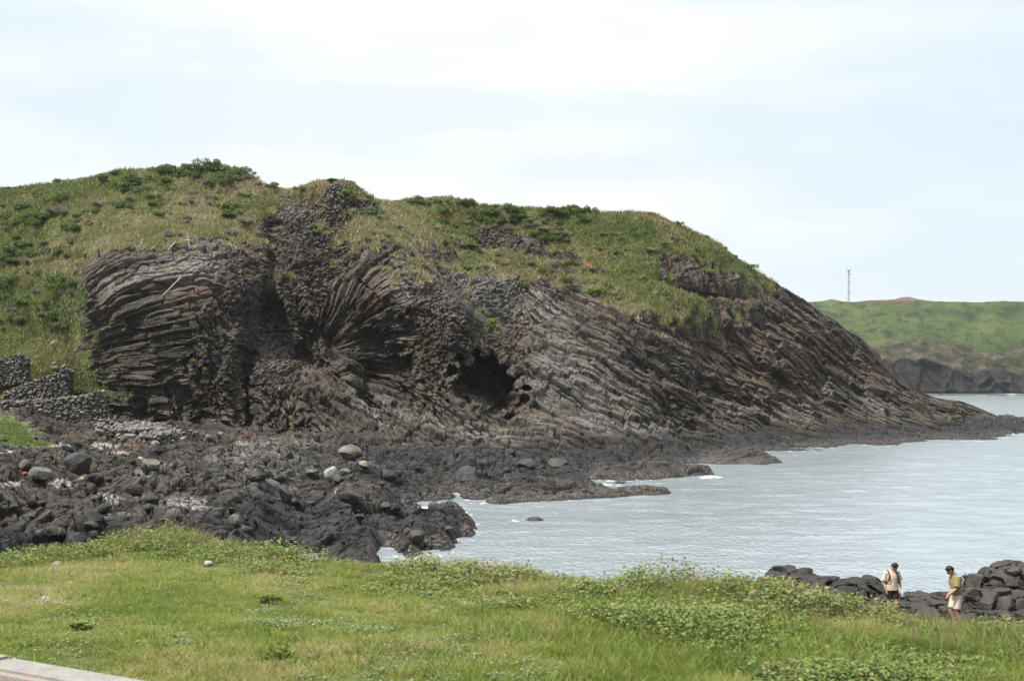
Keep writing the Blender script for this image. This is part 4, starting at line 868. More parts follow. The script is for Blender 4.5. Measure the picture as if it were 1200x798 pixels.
# ------------------------------------------------------------------ foreground lawn with the bank that falls to the shore
EDGE = interp([(-300, 668), (0, 664), (50, 658), (100, 652), (150, 645), (200, 640), (250, 645), (300, 655), (350, 663), (400, 668), (450, 673), (500, 676), (560, 680), (640, 690), (700, 696), (760, 698), (800, 698), (850, 702), (900, 710), (950, 716), (1000, 728), (1050, 738), (1100, 748), (1150, 752), (1200, 760), (1500, 790)])
KNX, KNY = -.558, -.830      # towards the viewer, across the kerb of the path
LZ = 2.2     # lawn lies this far below the eye
def lawn_z(x, y):
    """height of the lawn / bank at world x, y"""
    px = CX+F*x/np.maximum(y, .5); ye = LZ*F/(np.clip(EDGE(px), 600, 900)-HY)      # distance of the edge in that direction
    s = y-ye
    p = np.stack([x, y, 0*x], -1).astype(f32)
    z = H-LZ+.05*fbm(p.reshape(-1, 3)*.6, 3, 4).reshape(np.shape(x))+.018*fbm(p.reshape(-1, 3)*4., 3, 6).reshape(np.shape(x))
    z = z+.10*np.exp(-((px-210)/90)**2)*np.exp(-(s/1.2)**2)
    s2 = np.maximum(s-.15, 0)
    fall = np.where(s2 < 1.0, .30*s2*s2, .30+.60*(s2-1.0))
    z = z-fall
    q3 = p.reshape(-1, 3); shp = np.shape(x)
    lump = (.34*np.abs(fbm(q3*.55, 4, 9))+.5*fbm(q3*.16, 3, 19)+.16*fbm(q3*1.6, 3, 29)).reshape(shp)
    land = sstep(px+90*fbm(q3*.12, 3, 39).reshape(shp), 790, 900)*sstep(y+3*fbm(q3*.15, 3, 49).reshape(shp), 56, 50)
    low = -1.8+2.75*land
    side = (x+3.92)*KNX+(y-10.87)*KNY
    z = z-.75*sstep(side, -.02, .10)
    return np.maximum(z, low+lump*(.4+.6*land))
lx = np.linspace(-400, 1600, 700); ld = 1/np.linspace(1/3.0, 1/62., 420)
LX, LD = np.meshgrid(lx, ld); wx = (LX-CX)/F*LD
lv = np.stack([wx, LD, lawn_z(wx, LD)], -1)
def make_lawn_mat():
    t = NT('lawn_ground'); p = t.pos()
    c = t.ramp(t.noise(p, 1.4, 7, .7), [(.3, (.075, .085, .028)), (.5, (.125, .13, .045)), (.7, (.19, .17, .085))])
    c = t.mix(t.rng(t.noise(p, .9, 5, .7), .60, .72), c, (.16, .125, .085))
    rk = t.ramp(t.noise(p, .9, 6, .7), [(.3, (.014, .0135, .014)), (.7, (.042, .039, .037))])
    v = t.n('ShaderNodeTexVoronoi', feature='DISTANCE_TO_EDGE'); t.l(p, v.inputs['Vector']); v.inputs['Scale'].default_value = 1.6
    rk = t.mix(t.rng(v.outputs['Distance'], .06, 0), rk, (.006, .006, .006))
    c = t.mix(t.rng(t.attr('rock'), .3, .7), c, rk)
    t.bsdf(c, .9, t.bump(t.noise(p, 6., 6, .75), .8, .06), .2); return t.m
lr = sstep(lv[..., 2], 3.6, 2.6).ravel()
M_LAWN = make_lawn_mat()
me = mesh_np('lawn', lv.reshape(-1, 3), grid_faces(420, 700), dict(rock=lr), smooth=True)
tag(link('lawn', me, M_LAWN), 'grassy bank in the foreground', kind='structure')
# ------------------------------------------------------------------ path and kerb in the lower left corner
KA = np.array([-3.92, 10.87]); KB = np.array([-2.35, 9.82]); KD = (KB-KA)/np.linalg.norm(KB-KA); KN = np.array([KD[1], -KD[0]])   # KN points to the viewer's side
if KN[1] > 0: KN = -KN
def box_strip(name, s0, s1, o0, o1, z0, z1, bev=.02):
    me = bpy.data.meshes.new(name); bm = bmesh.new(); vs = []
    for s in (s0, s1):
        for (o, z) in ((o0, z0), (o1, z0), (o1, z1), (o0, z1)):
            p = KA+KD*s+KN*o; vs.append(bm.verts.new((p[0], p[1], z)))
    for f in ((0, 1, 2, 3), (7, 6, 5, 4), (0, 4, 5, 1), (1, 5, 6, 2), (2, 6, 7, 3), (3, 7, 4, 0)): bm.faces.new([vs[i] for i in f])
    bmesh.ops.recalc_face_normals(bm, faces=bm.faces); bmesh.ops.bevel(bm, geom=list(bm.edges), offset=bev, segments=2, affect='EDGES'); bm.to_mesh(me); bm.free(); return me
def concrete(name, lo, hi, sc):
    t = NT(name); p = t.pos(); c = t.ramp(t.noise(p, sc, 6, .7), [(.3, lo), (.7, hi)])
    v = t.n('ShaderNodeTexVoronoi'); t.l(p, v.inputs['Vector']); v.inputs['Scale'].default_value = 90
    c = t.mix(.22, c, v.outputs['Color'], 'OVERLAY'); t.bsdf(c, .9, t.bump(v.outputs['Distance'], .5, .006), .25); return t.m
M_KERB = concrete('kerb_concrete', (.20, .19, .172), (.30, .288, .268), 5.)
M_PATH = concrete('path_aggregate', (.21, .185, .16), (.31, .275, .24), 7.)
KZ = H-LZ+.10
for s0, s1 in ((-8., .16), (.18, 6.)):
    tag(link('kerb', box_strip('kerb', s0, s1, 0, .34, KZ-.6, KZ+(.012 if s0 < 0 else 0)), M_KERB), 'pale concrete kerb of the path', kind='structure')
tag(link('path', box_strip('path', -8, 6, .335, 9, KZ-.60, KZ-.34, .005), M_PATH), 'brown aggregate path', kind='structure')
tag(link('path_edge', box_strip('path_edge', -8, 6, .335, .40, KZ-.335, KZ-.02, .005), M_PATH), 'rough face under the kerb', kind='structure')

# ------------------------------------------------------------------ lawn grass, scrub, dry stalks
def kerb_side(x, y): return (x-KA[0])*KN[0]+(y-KA[1])*KN[1]
def lawn_pts(n, y0=None):
    """points on the lawn spread evenly over the picture"""
    n = int(n*1.2); px = rng.uniform(-180, 1400, n); py = rng.uniform(625, 830, n); d = LZ*F/(py-HY); x = (px-CX)/F*d
    ye = LZ*F/(EDGE(px)-HY); ok = (d < ye+.9) & (kerb_side(x, d) < -.03)
    return px[ok], x[ok], d[ok], (ye-d)[ok]
def scrub_w(px, s):
    """width (m) of the scrub belt behind the lawn edge"""
    wd = np.interp(px, [-60, 0, 100, 140, 200, 300, 340, 450, 560, 650, 700, 760, 850, 950, 1050, 1260], [.25, .3, .5, 1.1, 1.6, 1.5, 1.3, 1.5, 1.5, 1.5, 1.8, 2.3, 2.8, 4.2, 6., 9.])
    return sstep(s, wd*1.35, wd*.55)
M_LAWNB = leafy('lawn_blades', [(0, (.10, .16, .026)), (.4, (.22, .28, .055)), (.62, (.32, .34, .085)), (.8, (.40, .35, .15)), (1, (.48, .42, .27))], .45)
M_LEAF = leafy('scrub_leaves', [(0, (.055, .100, .020)), (.35, (.12, .175, .036)), (.6, (.185, .245, .055)), (.8, (.23, .25, .10)), (1, (.30, .25, .13))], .3)
M_STALK = leafy('dry_stalks', [(0, (.12, .09, .05)), (.5, (.22, .17, .10)), (1, (.36, .30, .19))], .2)
px_, x_, d_, s_ = lawn_pts(230000)
z_ = lawn_z(x_, d_); base = np.stack([x_, d_, z_-.006], -1)
pz = fbm(base.astype(f32)*np.array([.8, .8, 0], f32), 4, 101); pz2 = fbm(base.astype(f32)*np.array([2.6, 2.6, 0], f32), 3, 102)
keep = rng.random(len(px_)) < np.clip(1.0+1.1*pz2, .25, 1); base, px_, s_, pz, pz2 = base[keep], px_[keep], s_[keep], pz[keep], pz2[keep]
right = sstep(px_, 250, 800)
n3 = 3; bb = np.repeat(base, n3, 0)+rng.normal(size=(len(base)*n3, 3))*np.array([.012, .012, 0]); hb = np.repeat((.018+.030*rng.random(len(base)))*(1+.55*right)*np.clip(1+1.0*pz2, .5, 1.8)*np.where(s_ < .8, 1.4, 1), n3)*(.6+.7*rng.random(len(bb)))
ln_ = rng.normal(size=(len(bb), 3))*1.1; ln_[:, 2] = 1; tip = bb+ln_*hb[:, None]; sa = rng.random(len(bb))*6.283
sd_ = np.stack([np.cos(sa), np.sin(sa), 0*sa], -1)*(.0035+.003*rng.random(len(bb)))[:, None]
rn = np.clip(np.repeat(.50-.08*right-.55*pz+.30*pz2, n3)+.17*rng.normal(size=len(bb)), 0, 1)
tag(link('lawn_grass', blades_mesh('lawn_grass', bb, tip, sd_, rn), M_LAWNB), 'short grass of the foreground lawn', kind='stuff')
# longer blades towards the right
px_, x_, d_, s_ = lawn_pts(60000)
pw = sstep(px_, 300, 950)*.55+.06+.1*sstep(s_, 1.2, .2); k = rng.random(len(px_)) < pw*np.clip(.4+1.8*fbm(np.stack([x_, d_, 0*x_], -1).astype(f32)*.9, 3, 111), 0, 1); x_, d_, px_ = x_[k], d_[k], px_[k]
base = np.repeat(np.stack([x_, d_, lawn_z(x_, d_)-.01], -1), 5, 0); base += rng.normal(size=base.shape)*np.array([.03, .03, 0])
hb = (.055+.10*rng.random(len(base)))*np.repeat(1+.4*sstep(px_, 600, 1100), 5); ln_ = rng.normal(size=base.shape)*.65; ln_[:, 2] = 1; tip = base+ln_*hb[:, None]; sa = rng.random(len(base))*6.283
sd_ = np.stack([np.cos(sa), np.sin(sa), 0*sa], -1)*(.0045+.004*rng.random(len(base)))[:, None]
tag(link('long_grass', blades_mesh('long_grass', base, tip, sd_, np.clip(.32+.2*rng.normal(size=len(base)), 0, 1)), M_LAWNB), 'longer green grass towards the right of the lawn', kind='stuff')
# scrub
px_, x_, d_, s_ = lawn_pts(60000)
wt_ = scrub_w(px_, s_); q = np.stack([x_, d_, 0*x_], -1).astype(f32); cl = fbm(q*1.1, 3, 121); cl2 = fbm(q*.45, 3, 122)
k = rng.random(len(px_)) < wt_*np.clip(.62+1.0*cl, .08, 1)*.85; x_, d_, px_, s_, cl, cl2 = x_[k], d_[k], px_[k], s_[k], cl[k], cl2[k]
edgeb = sstep(s_, .9, .1)
hp = (.06+.13*rng.random(len(x_)))*(1+.25*edgeb)*np.clip(.95+1.7*cl, .4, 2.1)*np.interp(px_, [0, 120, 200, 330, 500, 700, 760, 850, 900, 1200], [.55, .6, .95, .65, .55, .65, 1.1, 1.0, .6, .66])
nl = 16; c = np.repeat(np.stack([x_, d_, lawn_z(x_, d_)], -1), nl, 0); hh = np.repeat(hp, nl); tl = rng.random(len(c))**.7
c[:, 0] += rng.normal(size=len(c))*.055; c[:, 1] += rng.normal(size=len(c))*.055; c[:, 2] += hh*tl
u = rdir(len(c)); u[:, 2] *= .55; v = np.cross(u, rdir(len(c))*.5+np.array([0, 0, 1.])); v /= np.linalg.norm(v, axis=1, keepdims=True)
sz_ = np.repeat(.010+.016*rng.random(len(x_)), nl)*.85*(.7+.6*rng.random(len(c)))
dryp = rng.random(len(x_)) < .07+.22*edgeb*np.interp(px_, [300, 600], [.4, 1])
rp = np.repeat(np.where(dryp, .95, np.clip(.42+.5*cl2+.16*rng.normal(size=len(x_)), 0, 1)), nl)+.12*rng.normal(size=len(c))
tag(link('coastal_scrub', quads_mesh('coastal_scrub', c, u*(sz_*1.35)[:, None], v*(sz_*.75)[:, None], np.clip(rp, 0, 1)), M_LEAF), 'leafy low scrub along the edge of the lawn', kind='stuff')
# low grey green clover in patches of the lawn
px_, x_, d_, s_ = lawn_pts(90000); q = np.stack([x_, d_, 0*x_], -1).astype(f32); cl = fbm(q*1.3, 3, 131)+.4*fbm(q*4., 2, 132)
k = (cl > .20) & (rng.random(len(px_)) < np.interp(px_, [0, 150, 260, 700, 1000], [.25, .4, 1, 1, .6])*np.clip((cl-.18)*4, 0, .8)); x_, d_ = np.repeat(x_[k], 3), np.repeat(d_[k], 3)
c = np.stack([x_, d_, lawn_z(x_, d_)], -1)+np.stack([rng.normal(size=len(x_))*.02, rng.normal(size=len(x_))*.02, .012+.035*rng.random(len(x_))], -1)
u = rdir(len(c)); u[:, 2] *= .35; v = np.cross(u, rdir(len(c))*.35+np.array([0, 0, 1.])); v /= np.linalg.norm(v, axis=1, keepdims=True); sz_ = (.006+.007*rng.random(len(c)))[:, None]
M_CLOVER = leafy('clover_leaves', [(0, (.09, .15, .05)), (.5, (.17, .225, .085)), (.85, (.25, .29, .15)), (1, (.42, .43, .34))], .25)
tag(link('clover', quads_mesh('clover', c, u*sz_*1.2, v*sz_, rng.random(len(c))), M_CLOVER), 'grey green clover in patches of the lawn', kind='stuff')
# dry grass stalks above the scrub
px_, x_, d_, s_ = lawn_pts(42000); k = (s_ < 1.0) & (rng.random(len(px_)) < np.interp(px_, [0, 110, 150, 180, 240, 330, 500, 700, 800, 1000, 1200], [.05, .1, .9, .9, .9, .5, .3, .35, .6, .25, .35])*.5)
k |= (rng.random(len(px_)) < .02*sstep(px_, 500, 900)); x_, d_, px_ = x_[k], d_[k], px_[k]
b = np.repeat(np.stack([x_, d_, lawn_z(x_, d_)], -1), 2, 0)+rng.normal(size=(2*len(x_), 3))*np.array([.03, .03, 0]); hb = (.12+.20*rng.random(len(b)))*np.repeat(np.interp(px_, [0, 120, 150, 175, 215, 260, 350, 700, 850], [.5, .6, 2.0, 1.3, 1.5, 1.0, .7, .75, 1.]), 2)
ln_ = rng.normal(size=b.shape)*.22; ln_[:, 2] = 1; sa = rng.random(len(b))*6.28; sd_ = np.stack([np.cos(sa), np.sin(sa), 0*sa], -1)*.0028
stk = mesh = blades_mesh('dry_grass', b, b+ln_*hb[:, None], sd_, rng.random(len(b)))
tag(link('dry_grass', stk, M_STALK), 'dry straw coloured grass stalks along the bank', kind='stuff')
def on_lawn(px, py):
    d = LZ*F/(py-HY); x = (px-CX)/F*d; return np.array([x, d, float(lawn_z(np.array([x]), np.array([d]))[0])])
M_LSTONE = stone_mat('lawn_stone', (.22, .205, .18), (.32, .30, .275), (.43, .41, .38), .85, 9.)
for i, (px, py, w_, lab) in enumerate([(67, 664, 12, 'pale rounded stone alone near the left lawn edge'), (244, 664, 12, 'flat grey stone near the mound of scrub'), (54, 703, 12, 'flat pale stone on the bare patch of the lawn'), (64, 707, 6, 'small pale stone right of the flat one on the bare patch'), (10, 704, 9, 'pale stone at the left picture edge of the lawn'), (83, 682, 5, 'small white stone in the grass below the rounded one'), (215, 757, 7, 'small pinkish stone in the middle of the short grass'), (346, 676, 5, 'small white stone at the start of the scrub belt'), (227, 677, 6, 'small tan stone below the flat grey one')]):
    p = on_lawn(px, py); s = w_*p[1]/F/2; boulder(p+np.array([0, 0, s*.45]), s, M_LSTONE, lab, name='stone', k=3, cuts=6, sq=(1, .9, .62), seed=200+i)
# a weed with broad leaves in the short grass
def weed(px, py, r_, h_, label, seed):
    p = on_lawn(px, py); g = np.random.default_rng(seed); root = empty('weed', p); tag(root, label, 'weed')
    n = 90; a = g.random(n)*6.283; rr = r_*np.sqrt(g.random(n)); c = np.stack([np.cos(a)*rr, np.sin(a)*rr, h_*(.2+.8*g.random(n))*(1-.5*(rr/r_)**2)], -1)
    u = np.stack([np.cos(a), np.sin(a), .35+0*a], -1)+g.normal(size=(n, 3))*.4; u /= np.linalg.norm(u, axis=1, keepdims=True); v = np.cross(u, np.array([0, 0, 1.])+g.normal(size=(n, 3))*.3); v /= np.linalg.norm(v, axis=1, keepdims=True)
    s = (.014+.014*g.random(n))[:, None]; link('leaves', quads_mesh('leaves', c, u*s*1.5, v*s*.8, np.clip(.42+.14*g.normal(size=n), 0, 1)), M_LEAF, root)
    m = 12; a = g.random(m)*6.283; t = np.stack([np.cos(a)*r_*.6, np.sin(a)*r_*.6, np.full(m, h_*.8)], -1); sd = np.stack([-np.sin(a), np.cos(a), 0*a], -1)*.003
    link('stems', blades_mesh('stems', np.zeros((m, 3)), t, sd, np.full(m, .3)), M_LEAF, root)
weed(325, 776, .15, .15, 'dark green broad leaved weed low in the middle of the lawn', 1)
weed(95, 738, .10, .06, 'bright flat weed in the short grass above the kerb', 2)
weed(315, 705, .12, .10, 'lime green weed between grey green clumps on the lawn', 3)
# ------------------------------------------------------------------ leaning white poles on the rim of the bluff
def tube_bm(bm, pts, rad, seg=8, cap=True):
    pts = [Vector(p) for p in pts]; rings = []; a = None
    for i, p in enumerate(pts):
        t = (pts[min(i+1, len(pts)-1)]-pts[max(i-1, 0)]).normalized(); ref = Vector((0, 0, 1)) if abs(t.z) < .8 else Vector((0, 1, 0))
        a = (t.cross(ref) if a is None else a-t*a.dot(t)).normalized(); b = t.cross(a); r = rad[i] if hasattr(rad, '__len__') else rad
        rx, ry = r if hasattr(r, '__len__') else (r, r)
        rings.append([bm.verts.new(p+a*(rx*math.cos(k*2*math.pi/seg))+b*(ry*math.sin(k*2*math.pi/seg))) for k in range(seg)])
    for i in range(len(rings)-1):
        for k in range(seg): bm.faces.new((rings[i][k], rings[i][(k+1) % seg], rings[i+1][(k+1) % seg], rings[i+1][k]))
    if cap: bm.faces.new(rings[0][::-1]); bm.faces.new(rings[-1])
def bm_obj(name, bm, mat, parent=None, smooth=False):
    bmesh.ops.recalc_face_normals(bm, faces=bm.faces); me = bpy.data.meshes.new(name); bm.to_mesh(me); bm.free()
    if smooth: me.polygons.foreach_set('use_smooth', [True]*len(me.polygons))
    return link(name, me, mat, parent)
M_POLE = simple('weathered_white_paint', (.48, .46, .435), .6, .25, 3.)
for b, t, r, lab in [((127, 290), (126, 279), .07, 'thin upright white pole standing in the grass behind the left end of the bluff rim'), ((116, 306), (115, 292), .20, 'short thick pale stone post at the left end of the bluff rim'),
        ((160, 296), (167, 280), .075, 'white pole leaning right, in the grass above the middle of the bluff rim'), ((168, 301), (181, 288), .06, 'thinnest white pole, leaning far right at the edge of the bluff rim'),
        ((191, 297), (206, 283), .085, 'white pole leaning right beside the yellow green tuft on the bluff rim'), ((223, 292), (219, 272), .10, 'tallest white pole with a short cross arm, leaning left on the bluff rim'), ((191, 346), (212, 325), .06, 'white pole fallen across the upper face of the bluff')]:
    p, _ = on_hill(*b); d = p[1]-.3; q0 = P(b[0], b[1]+3, d); q1 = P(t[0], t[1], d-.2)
    if lab.startswith('white pole fallen'): q0 = P(b[0], b[1], d-.6); q1 = P(t[0], t[1], d-.2)
    bm = bmesh.new(); m_ = q0*.5+q1*.5+np.array([.02, 0, .03])
    tube_bm(bm, [q0, m_, q1], [r*.9, r*.85, r*.75], 8)
    root = bm_obj('stone_post' if 'post' in lab else 'pole', bm, M_POLE if 'post' not in lab else M_GREYB); tag(root, lab, 'post' if 'post' in lab else 'pole')
    if 'cross arm' in lab:
        c = q0+(q1-q0)*.58; bm = bmesh.new(); tube_bm(bm, [c+np.array([-.42, 0, .0]), c+np.array([.25, 0, .05])], .06, 6); bm_obj('cross_arm', bm, M_POLE, root)

# ------------------------------------------------------------------ lattice mast on the far hill
M_MASTW = simple('mast_paint_white', (.30, .335, .37), .5, .06, 2.); M_MASTD = simple('mast_steel_grey', (.12, .14, .16), .5, .1, 2.)
mb_ = P(994.5, 354.5, 986.); mast = empty('lattice_mast', mb_); tag(mast, 'slim pale lattice mast with antennas alone on the far hilltop', 'mast')
mh = 22.; rb_ = .80; legs = [(rb_*math.cos(a), rb_*math.sin(a)) for a in (math.pi/2, math.pi*7/6, math.pi*11/6)]
for (lx_, ly_) in legs:
    bm = bmesh.new(); tube_bm(bm, [(lx_, ly_, -1), (lx_*.6, ly_*.6, mh)], .11, 6); bm_obj('leg', bm, M_MASTW, mast)
bm = bmesh.new()
for k in range(16):
    z0, z1 = k*mh/16, (k+1)*mh/16; s0, s1 = 1-.4*z0/mh, 1-.4*z1/mh
    for i in range(3):
        a, b = legs[i], legs[(i+1) % 3]
        tube_bm(bm, [(a[0]*s0, a[1]*s0, z0), (b[0]*s1, b[1]*s1, z1)], .06, 5); tube_bm(bm, [(a[0]*s1, a[1]*s1, z1), (b[0]*s1, b[1]*s1, z1)], .08, 5)
bm_obj('bracing', bm, M_MASTW, mast)
bm = bmesh.new(); tube_bm(bm, [(0, 0, mh-.1), (0, 0, mh+.25)], 1.2, 12); bm_obj('platform', bm, M_MASTD, mast)
for x, h_ in ((-1.5, 2.2), (1.5, 1.2), (.5, .9)):
    bm = bmesh.new(); tube_bm(bm, [(x*.9, 0, mh+.1), (x*1.05, 0, mh+h_)], .16, 6); bm_obj('antenna', bm, M_MASTW, mast)
for z in (mh*.62, mh*.3, mh*.86):
    bm = bmesh.new(); tube_bm(bm, [(.8, -.4, z), (.8, -.4, z+1.1)], .34, 8); bm_obj('equipment_box', bm, M_MASTD, mast)
# ------------------------------------------------------------------ the two walkers
def bake(o):
    dg = bpy.context.evaluated_depsgraph_get(); dg.update(); me = bpy.data.meshes.new_from_object(o.evaluated_get(dg)); me.name = o.name
    o.modifiers.clear(); mats = [m for m in o.data.materials]; o.data = me
    if not me.materials:
        for m in mats: me.materials.append(m)
    me.polygons.foreach_set('use_smooth', [True]*len(me.polygons)); return o
def fuse(name, bm, mat, parent, voxel=.009, smooth=3, wrinkle=0.):
    o = bm_obj(name, bm, mat, parent)
    m = o.modifiers.new('fuse', 'REMESH'); m.mode = 'VOXEL'; m.voxel_size = voxel
    s = o.modifiers.new('soft', 'SMOOTH'); s.iterations = smooth; s.factor = .5
    bake(o)
    if wrinkle:
        n = len(o.data.vertices); co = np.empty(n*3, f32); o.data.vertices.foreach_get('co', co); co = co.reshape(-1, 3); no = np.empty(n*3, f32); o.data.vertices.foreach_get('normal', no)
        co = co+no.reshape(-1, 3)*(wrinkle*fbm(co*np.array([9, 9, 6], f32)+3, 3, 5))[:, None]; o.data.vertices.foreach_set('co', co.ravel()); o.data.update()
    return o
def ball(bm, c, r, seg=14):
    m = Matrix.Translation(Vector(c)) @ Matrix.Diagonal((*((r, r, r) if not hasattr(r, '__len__') else r), 1)); bmesh.ops.create_uvsphere(bm, u_segments=seg, v_segments=10, radius=1., matrix=m)
def hand(bm, wrist, direc, normal, side, curl=.35):
    """palm, four bent fingers of unequal length and a thumb leaving the side of the palm"""
    d = Vector(direc).normalized(); n = Vector(normal); n = (n-d*n.dot(d)).normalized(); s = d.cross(n)*side; wv = Vector(wrist)
    tube_bm(bm, [wv-d*.02, wv+d*.03, wv+d*.09], [(.022, .026), (.020, .038), (.017, .040)] if abs(d.z) > .9 else [.026, .03, .03], 10)
    for k, (off, ln) in enumerate(((-.030, .066), (-.010, .076), (.011, .072), (.031, .056))):
        p = wv+d*.078+s*off; pts = [p]; dd = d
        for j, f in enumerate((.45, .32, .25)):
            ang = curl*(.6+.5*j); dd = (dd*math.cos(ang)+n*math.sin(ang)).normalized(); pts.append(pts[-1]+dd*ln*f)
        tube_bm(bm, pts, [.0105, .010, .009, .0075], 8)
    p = wv+d*.025-s*.032; q = p+(d*.6-s*.7+n*.25).normalized()*.035; tube_bm(bm, [p+s*.012, q, q+(d*.9-s*.15+n*.4).normalized()*.03, q+(d*.95+n*.5).normalized()*.052], [.014, .012, .0105, .008], 8)
def skin_mat(name, c): return simple(name, c, .55, .06, 6., .35)
M_SKIN = skin_mat('skin', (.40, .235, .16)); M_SKIN2 = skin_mat('skin_tanned', (.37, .21, .14)); M_HAIR = simple('black_hair', (.012, .011, .011), .5, .3, 40.)
M_CREAM = simple('cream_cotton', (.54, .435, .325), .9, .07, 14.); M_BLACKC = simple('black_cloth', (.014, .014, .016), .85, .2, 10.); M_OLIVE = simple('khaki_cotton', (.235, .180, .085), .9, .10, 12.); M_BEIGE = simple('beige_cotton', (.60, .53, .41), .9, .08, 14.)
M_STRAP = simple('dark_webbing', (.03, .026, .024), .8, .2, 20.); M_GREYS = simple('pale_webbing', (.36, .36, .355), .8, .1, 20.); M_BAG = simple('grey_nylon', (.30, .31, .33), .6, .2, 12.)
M_EYE = simple('dark_eye', (.02, .015, .012), .3, .1); M_SHOE = simple('dark_shoe', (.04, .04, .042), .7, .2)
def person(name, label, loc, rz, J, skin, shirt, shorts, sc=1.):
    root = empty(name, loc, rz); tag(root, label, 'person'); root.scale = (sc, sc, sc)
    hc = Vector(J['head']); hd = Vector(J['look']).normalized(); up = Vector(J['up']).normalized(); sd_ = hd.cross(up).normalized()
    bm = bmesh.new()
    # head: skull, jaw, nose, ears on a neck
    def h(a, b, c): return hc+sd_*a+hd*b+up*c
    ball(bm, h(0, -.012, .025), .088); ball(bm, h(0, .012, .0), .080); tube_bm(bm, [h(0, .02, .0), h(0, .05, -.055), h(0, .064, -.092)], [.070, .058, .036], 12)
    tube_bm(bm, [h(0, .088, .012), h(0, .108, -.018), h(0, .096, -.030)], [.009, .014, .010], 8); tube_bm(bm, [h(-.02, .086, -.058), h(.02, .086, -.058)], .010, 6)
    tube_bm(bm, [h(-.032, .078, .024), h(.032, .078, .024)], .012, 6)
    for s in (-1, 1): tube_bm(bm, [h(s*.082, -.008, .014), h(s*.094, -.016, .0), h(s*.086, -.008, -.028)], [.014, .016, .010], 8)
    tube_bm(bm, [J['neck'], Vector(J['neck'])*.45+h(0, -.02, -.05)*.55, h(0, -.012, -.03)], [.062, .054, .056], 12)
    # trunk
    sp = [Vector(q) for q in J['spine']]
    tube_bm(bm, [sp[0]-Vector((0, 0, .06)), sp[0], sp[1], sp[2], Vector(J['neck'])], [(.15, .10), (.165, .115), (.135, .095), (.165, .105), (.075, .065)], 16)
    ref = []
    for s, arm in (('R', J['armR']), ('L', J['armL'])):
        a, e, w_ = [Vector(q) for q in arm[:3]]; tube_bm(bm, [sp[2]*.4+a*.6, a, a*.5+e*.5, e, e*.55+w_*.45, w_], [.05, .056, .046, .040, .038, .027], 12)
        hand(bm, w_, arm[3], arm[4], 1 if s == 'R' else -1, arm[5])
    for leg in (J['legR'], J['legL']):
        hp_, k, an, toe = [Vector(q) for q in leg]; tube_bm(bm, [hp_+Vector((0, 0, .05)), hp_, hp_*.5+k*.5, k, k*.62+an*.38+(an-toe).normalized()*.012, an], [.085, .092, .078, .056, .055, .036], 12); tube_bm(bm, [an+(an-toe).normalized()*.05, an*.5+toe*.5-Vector((0, 0, .015)), toe], [.036, .040, .030], 10)
    fuse('body', bm, skin, root, .0085, 2)
    # hair
    bm = bmesh.new(); ball(bm, h(0, -.018, .035), (.097, .097, .092)); ball(bm, h(0, -.045, -.005), .078); tube_bm(bm, [h(-.05, .055, .085), h(.05, .055, .085)], .024, 8); fuse('hair', bm, M_HAIR, root, .009, 1, .006)
    for s in (-1, 1):
        bm = bmesh.new(); ball(bm, h(s*.030, .083, .008), .010, 8); bm_obj('eye', bm, M_EYE, root, True)
    # shirt
    bm = bmesh.new(); hem = sp[0]+Vector((0, 0, J.get('hem', -.02)))
    tube_bm(bm, [hem, sp[0]*.5+sp[1]*.5, sp[1], sp[2]*.6+sp[1]*.4, sp[2], sp[2]*.45+Vector(J['neck'])*.55, Vector(J['neck'])+Vector((0, 0, .012))], [(.205, .150), (.200, .145), (.190, .140), (.200, .140), (.190, .125), (.145, .092), (.076, .070)], 20)
    for arm in (J['armR'], J['armL']):
        a, e = Vector(arm[0]), Vector(arm[1]); tube_bm(bm, [sp[2]*.5+a*.5, a, a+(e-a)*.5, a+(e-a)*.86], [.085, .080, .084, .094], 14)
    fuse('shirt', bm, shirt, root, .011, 4, .010)
    bm = bmesh.new(); tube_bm(bm, [sp[0]+Vector((0, 0, .06)), sp[0]-Vector((0, 0, .05)), sp[0]-Vector((0, 0, .12))], [(.180, .130), (.190, .140), (.165, .125)], 18)
    for leg in (J['legR'], J['legL']):
        a, k = Vector(leg[0]), Vector(leg[1]); tube_bm(bm, [a+Vector((0, 0, .04)), a, a+(k-a)*J['short']], [.108, .112, .106], 14)
    fuse('shorts', bm, shorts, root, .011, 3, .008)
    for leg in (J['legR'], J['legL']):
        an, toe = Vector(leg[2]), Vector(leg[3]); bm = bmesh.new(); bk_ = (an-toe); bk_.z = 0; bk_.normalize(); g_ = Vector((0, 0, 1))
        tube_bm(bm, [Vector((an.x, an.y, .035))+bk_*.075, Vector((an.x, an.y, .04)), Vector((toe.x, toe.y, .035)), Vector((toe.x, toe.y, .03))-bk_*.04], [.030, .046, .048, .030], 10); bm_obj('shoe', bm, M_SHOE, root, True)
    return root
def ground_at(px, d, zfoot):
    return Vector(P(px, HY+(H-zfoot)*F/d, d))
loc1 = ground_at(1045, 42., 1.42)
J1 = dict(head=(.05, -.10, 1.575), look=(.40, -.62, -.70), up=(.25, -.62, .74), neck=(.01, -.02, 1.44), spine=[(0, .0, .93), (0, .0, 1.12), (0, -.01, 1.33)],
    armR=[(-.185, 0, 1.385), (-.245, .02, 1.12), (-.205, -.09, .89), (.1, -.25, -1), (1, 0, 0), .40], armL=[(.185, .0, 1.385), (.255, .03, 1.12), (.25, -.10, .90), (-.05, -.45, -.9), (-1, -.4, 0), .75],
    legR=[(-.095, 0, .88), (-.105, -.05, .48), (-.11, .0, .075), (-.13, -.17, .03)], legL=[(.095, 0, .88), (.115, -.10, .49), (.12, -.02, .075), (.15, -.19, .03)], short=.62, hem=-.05)
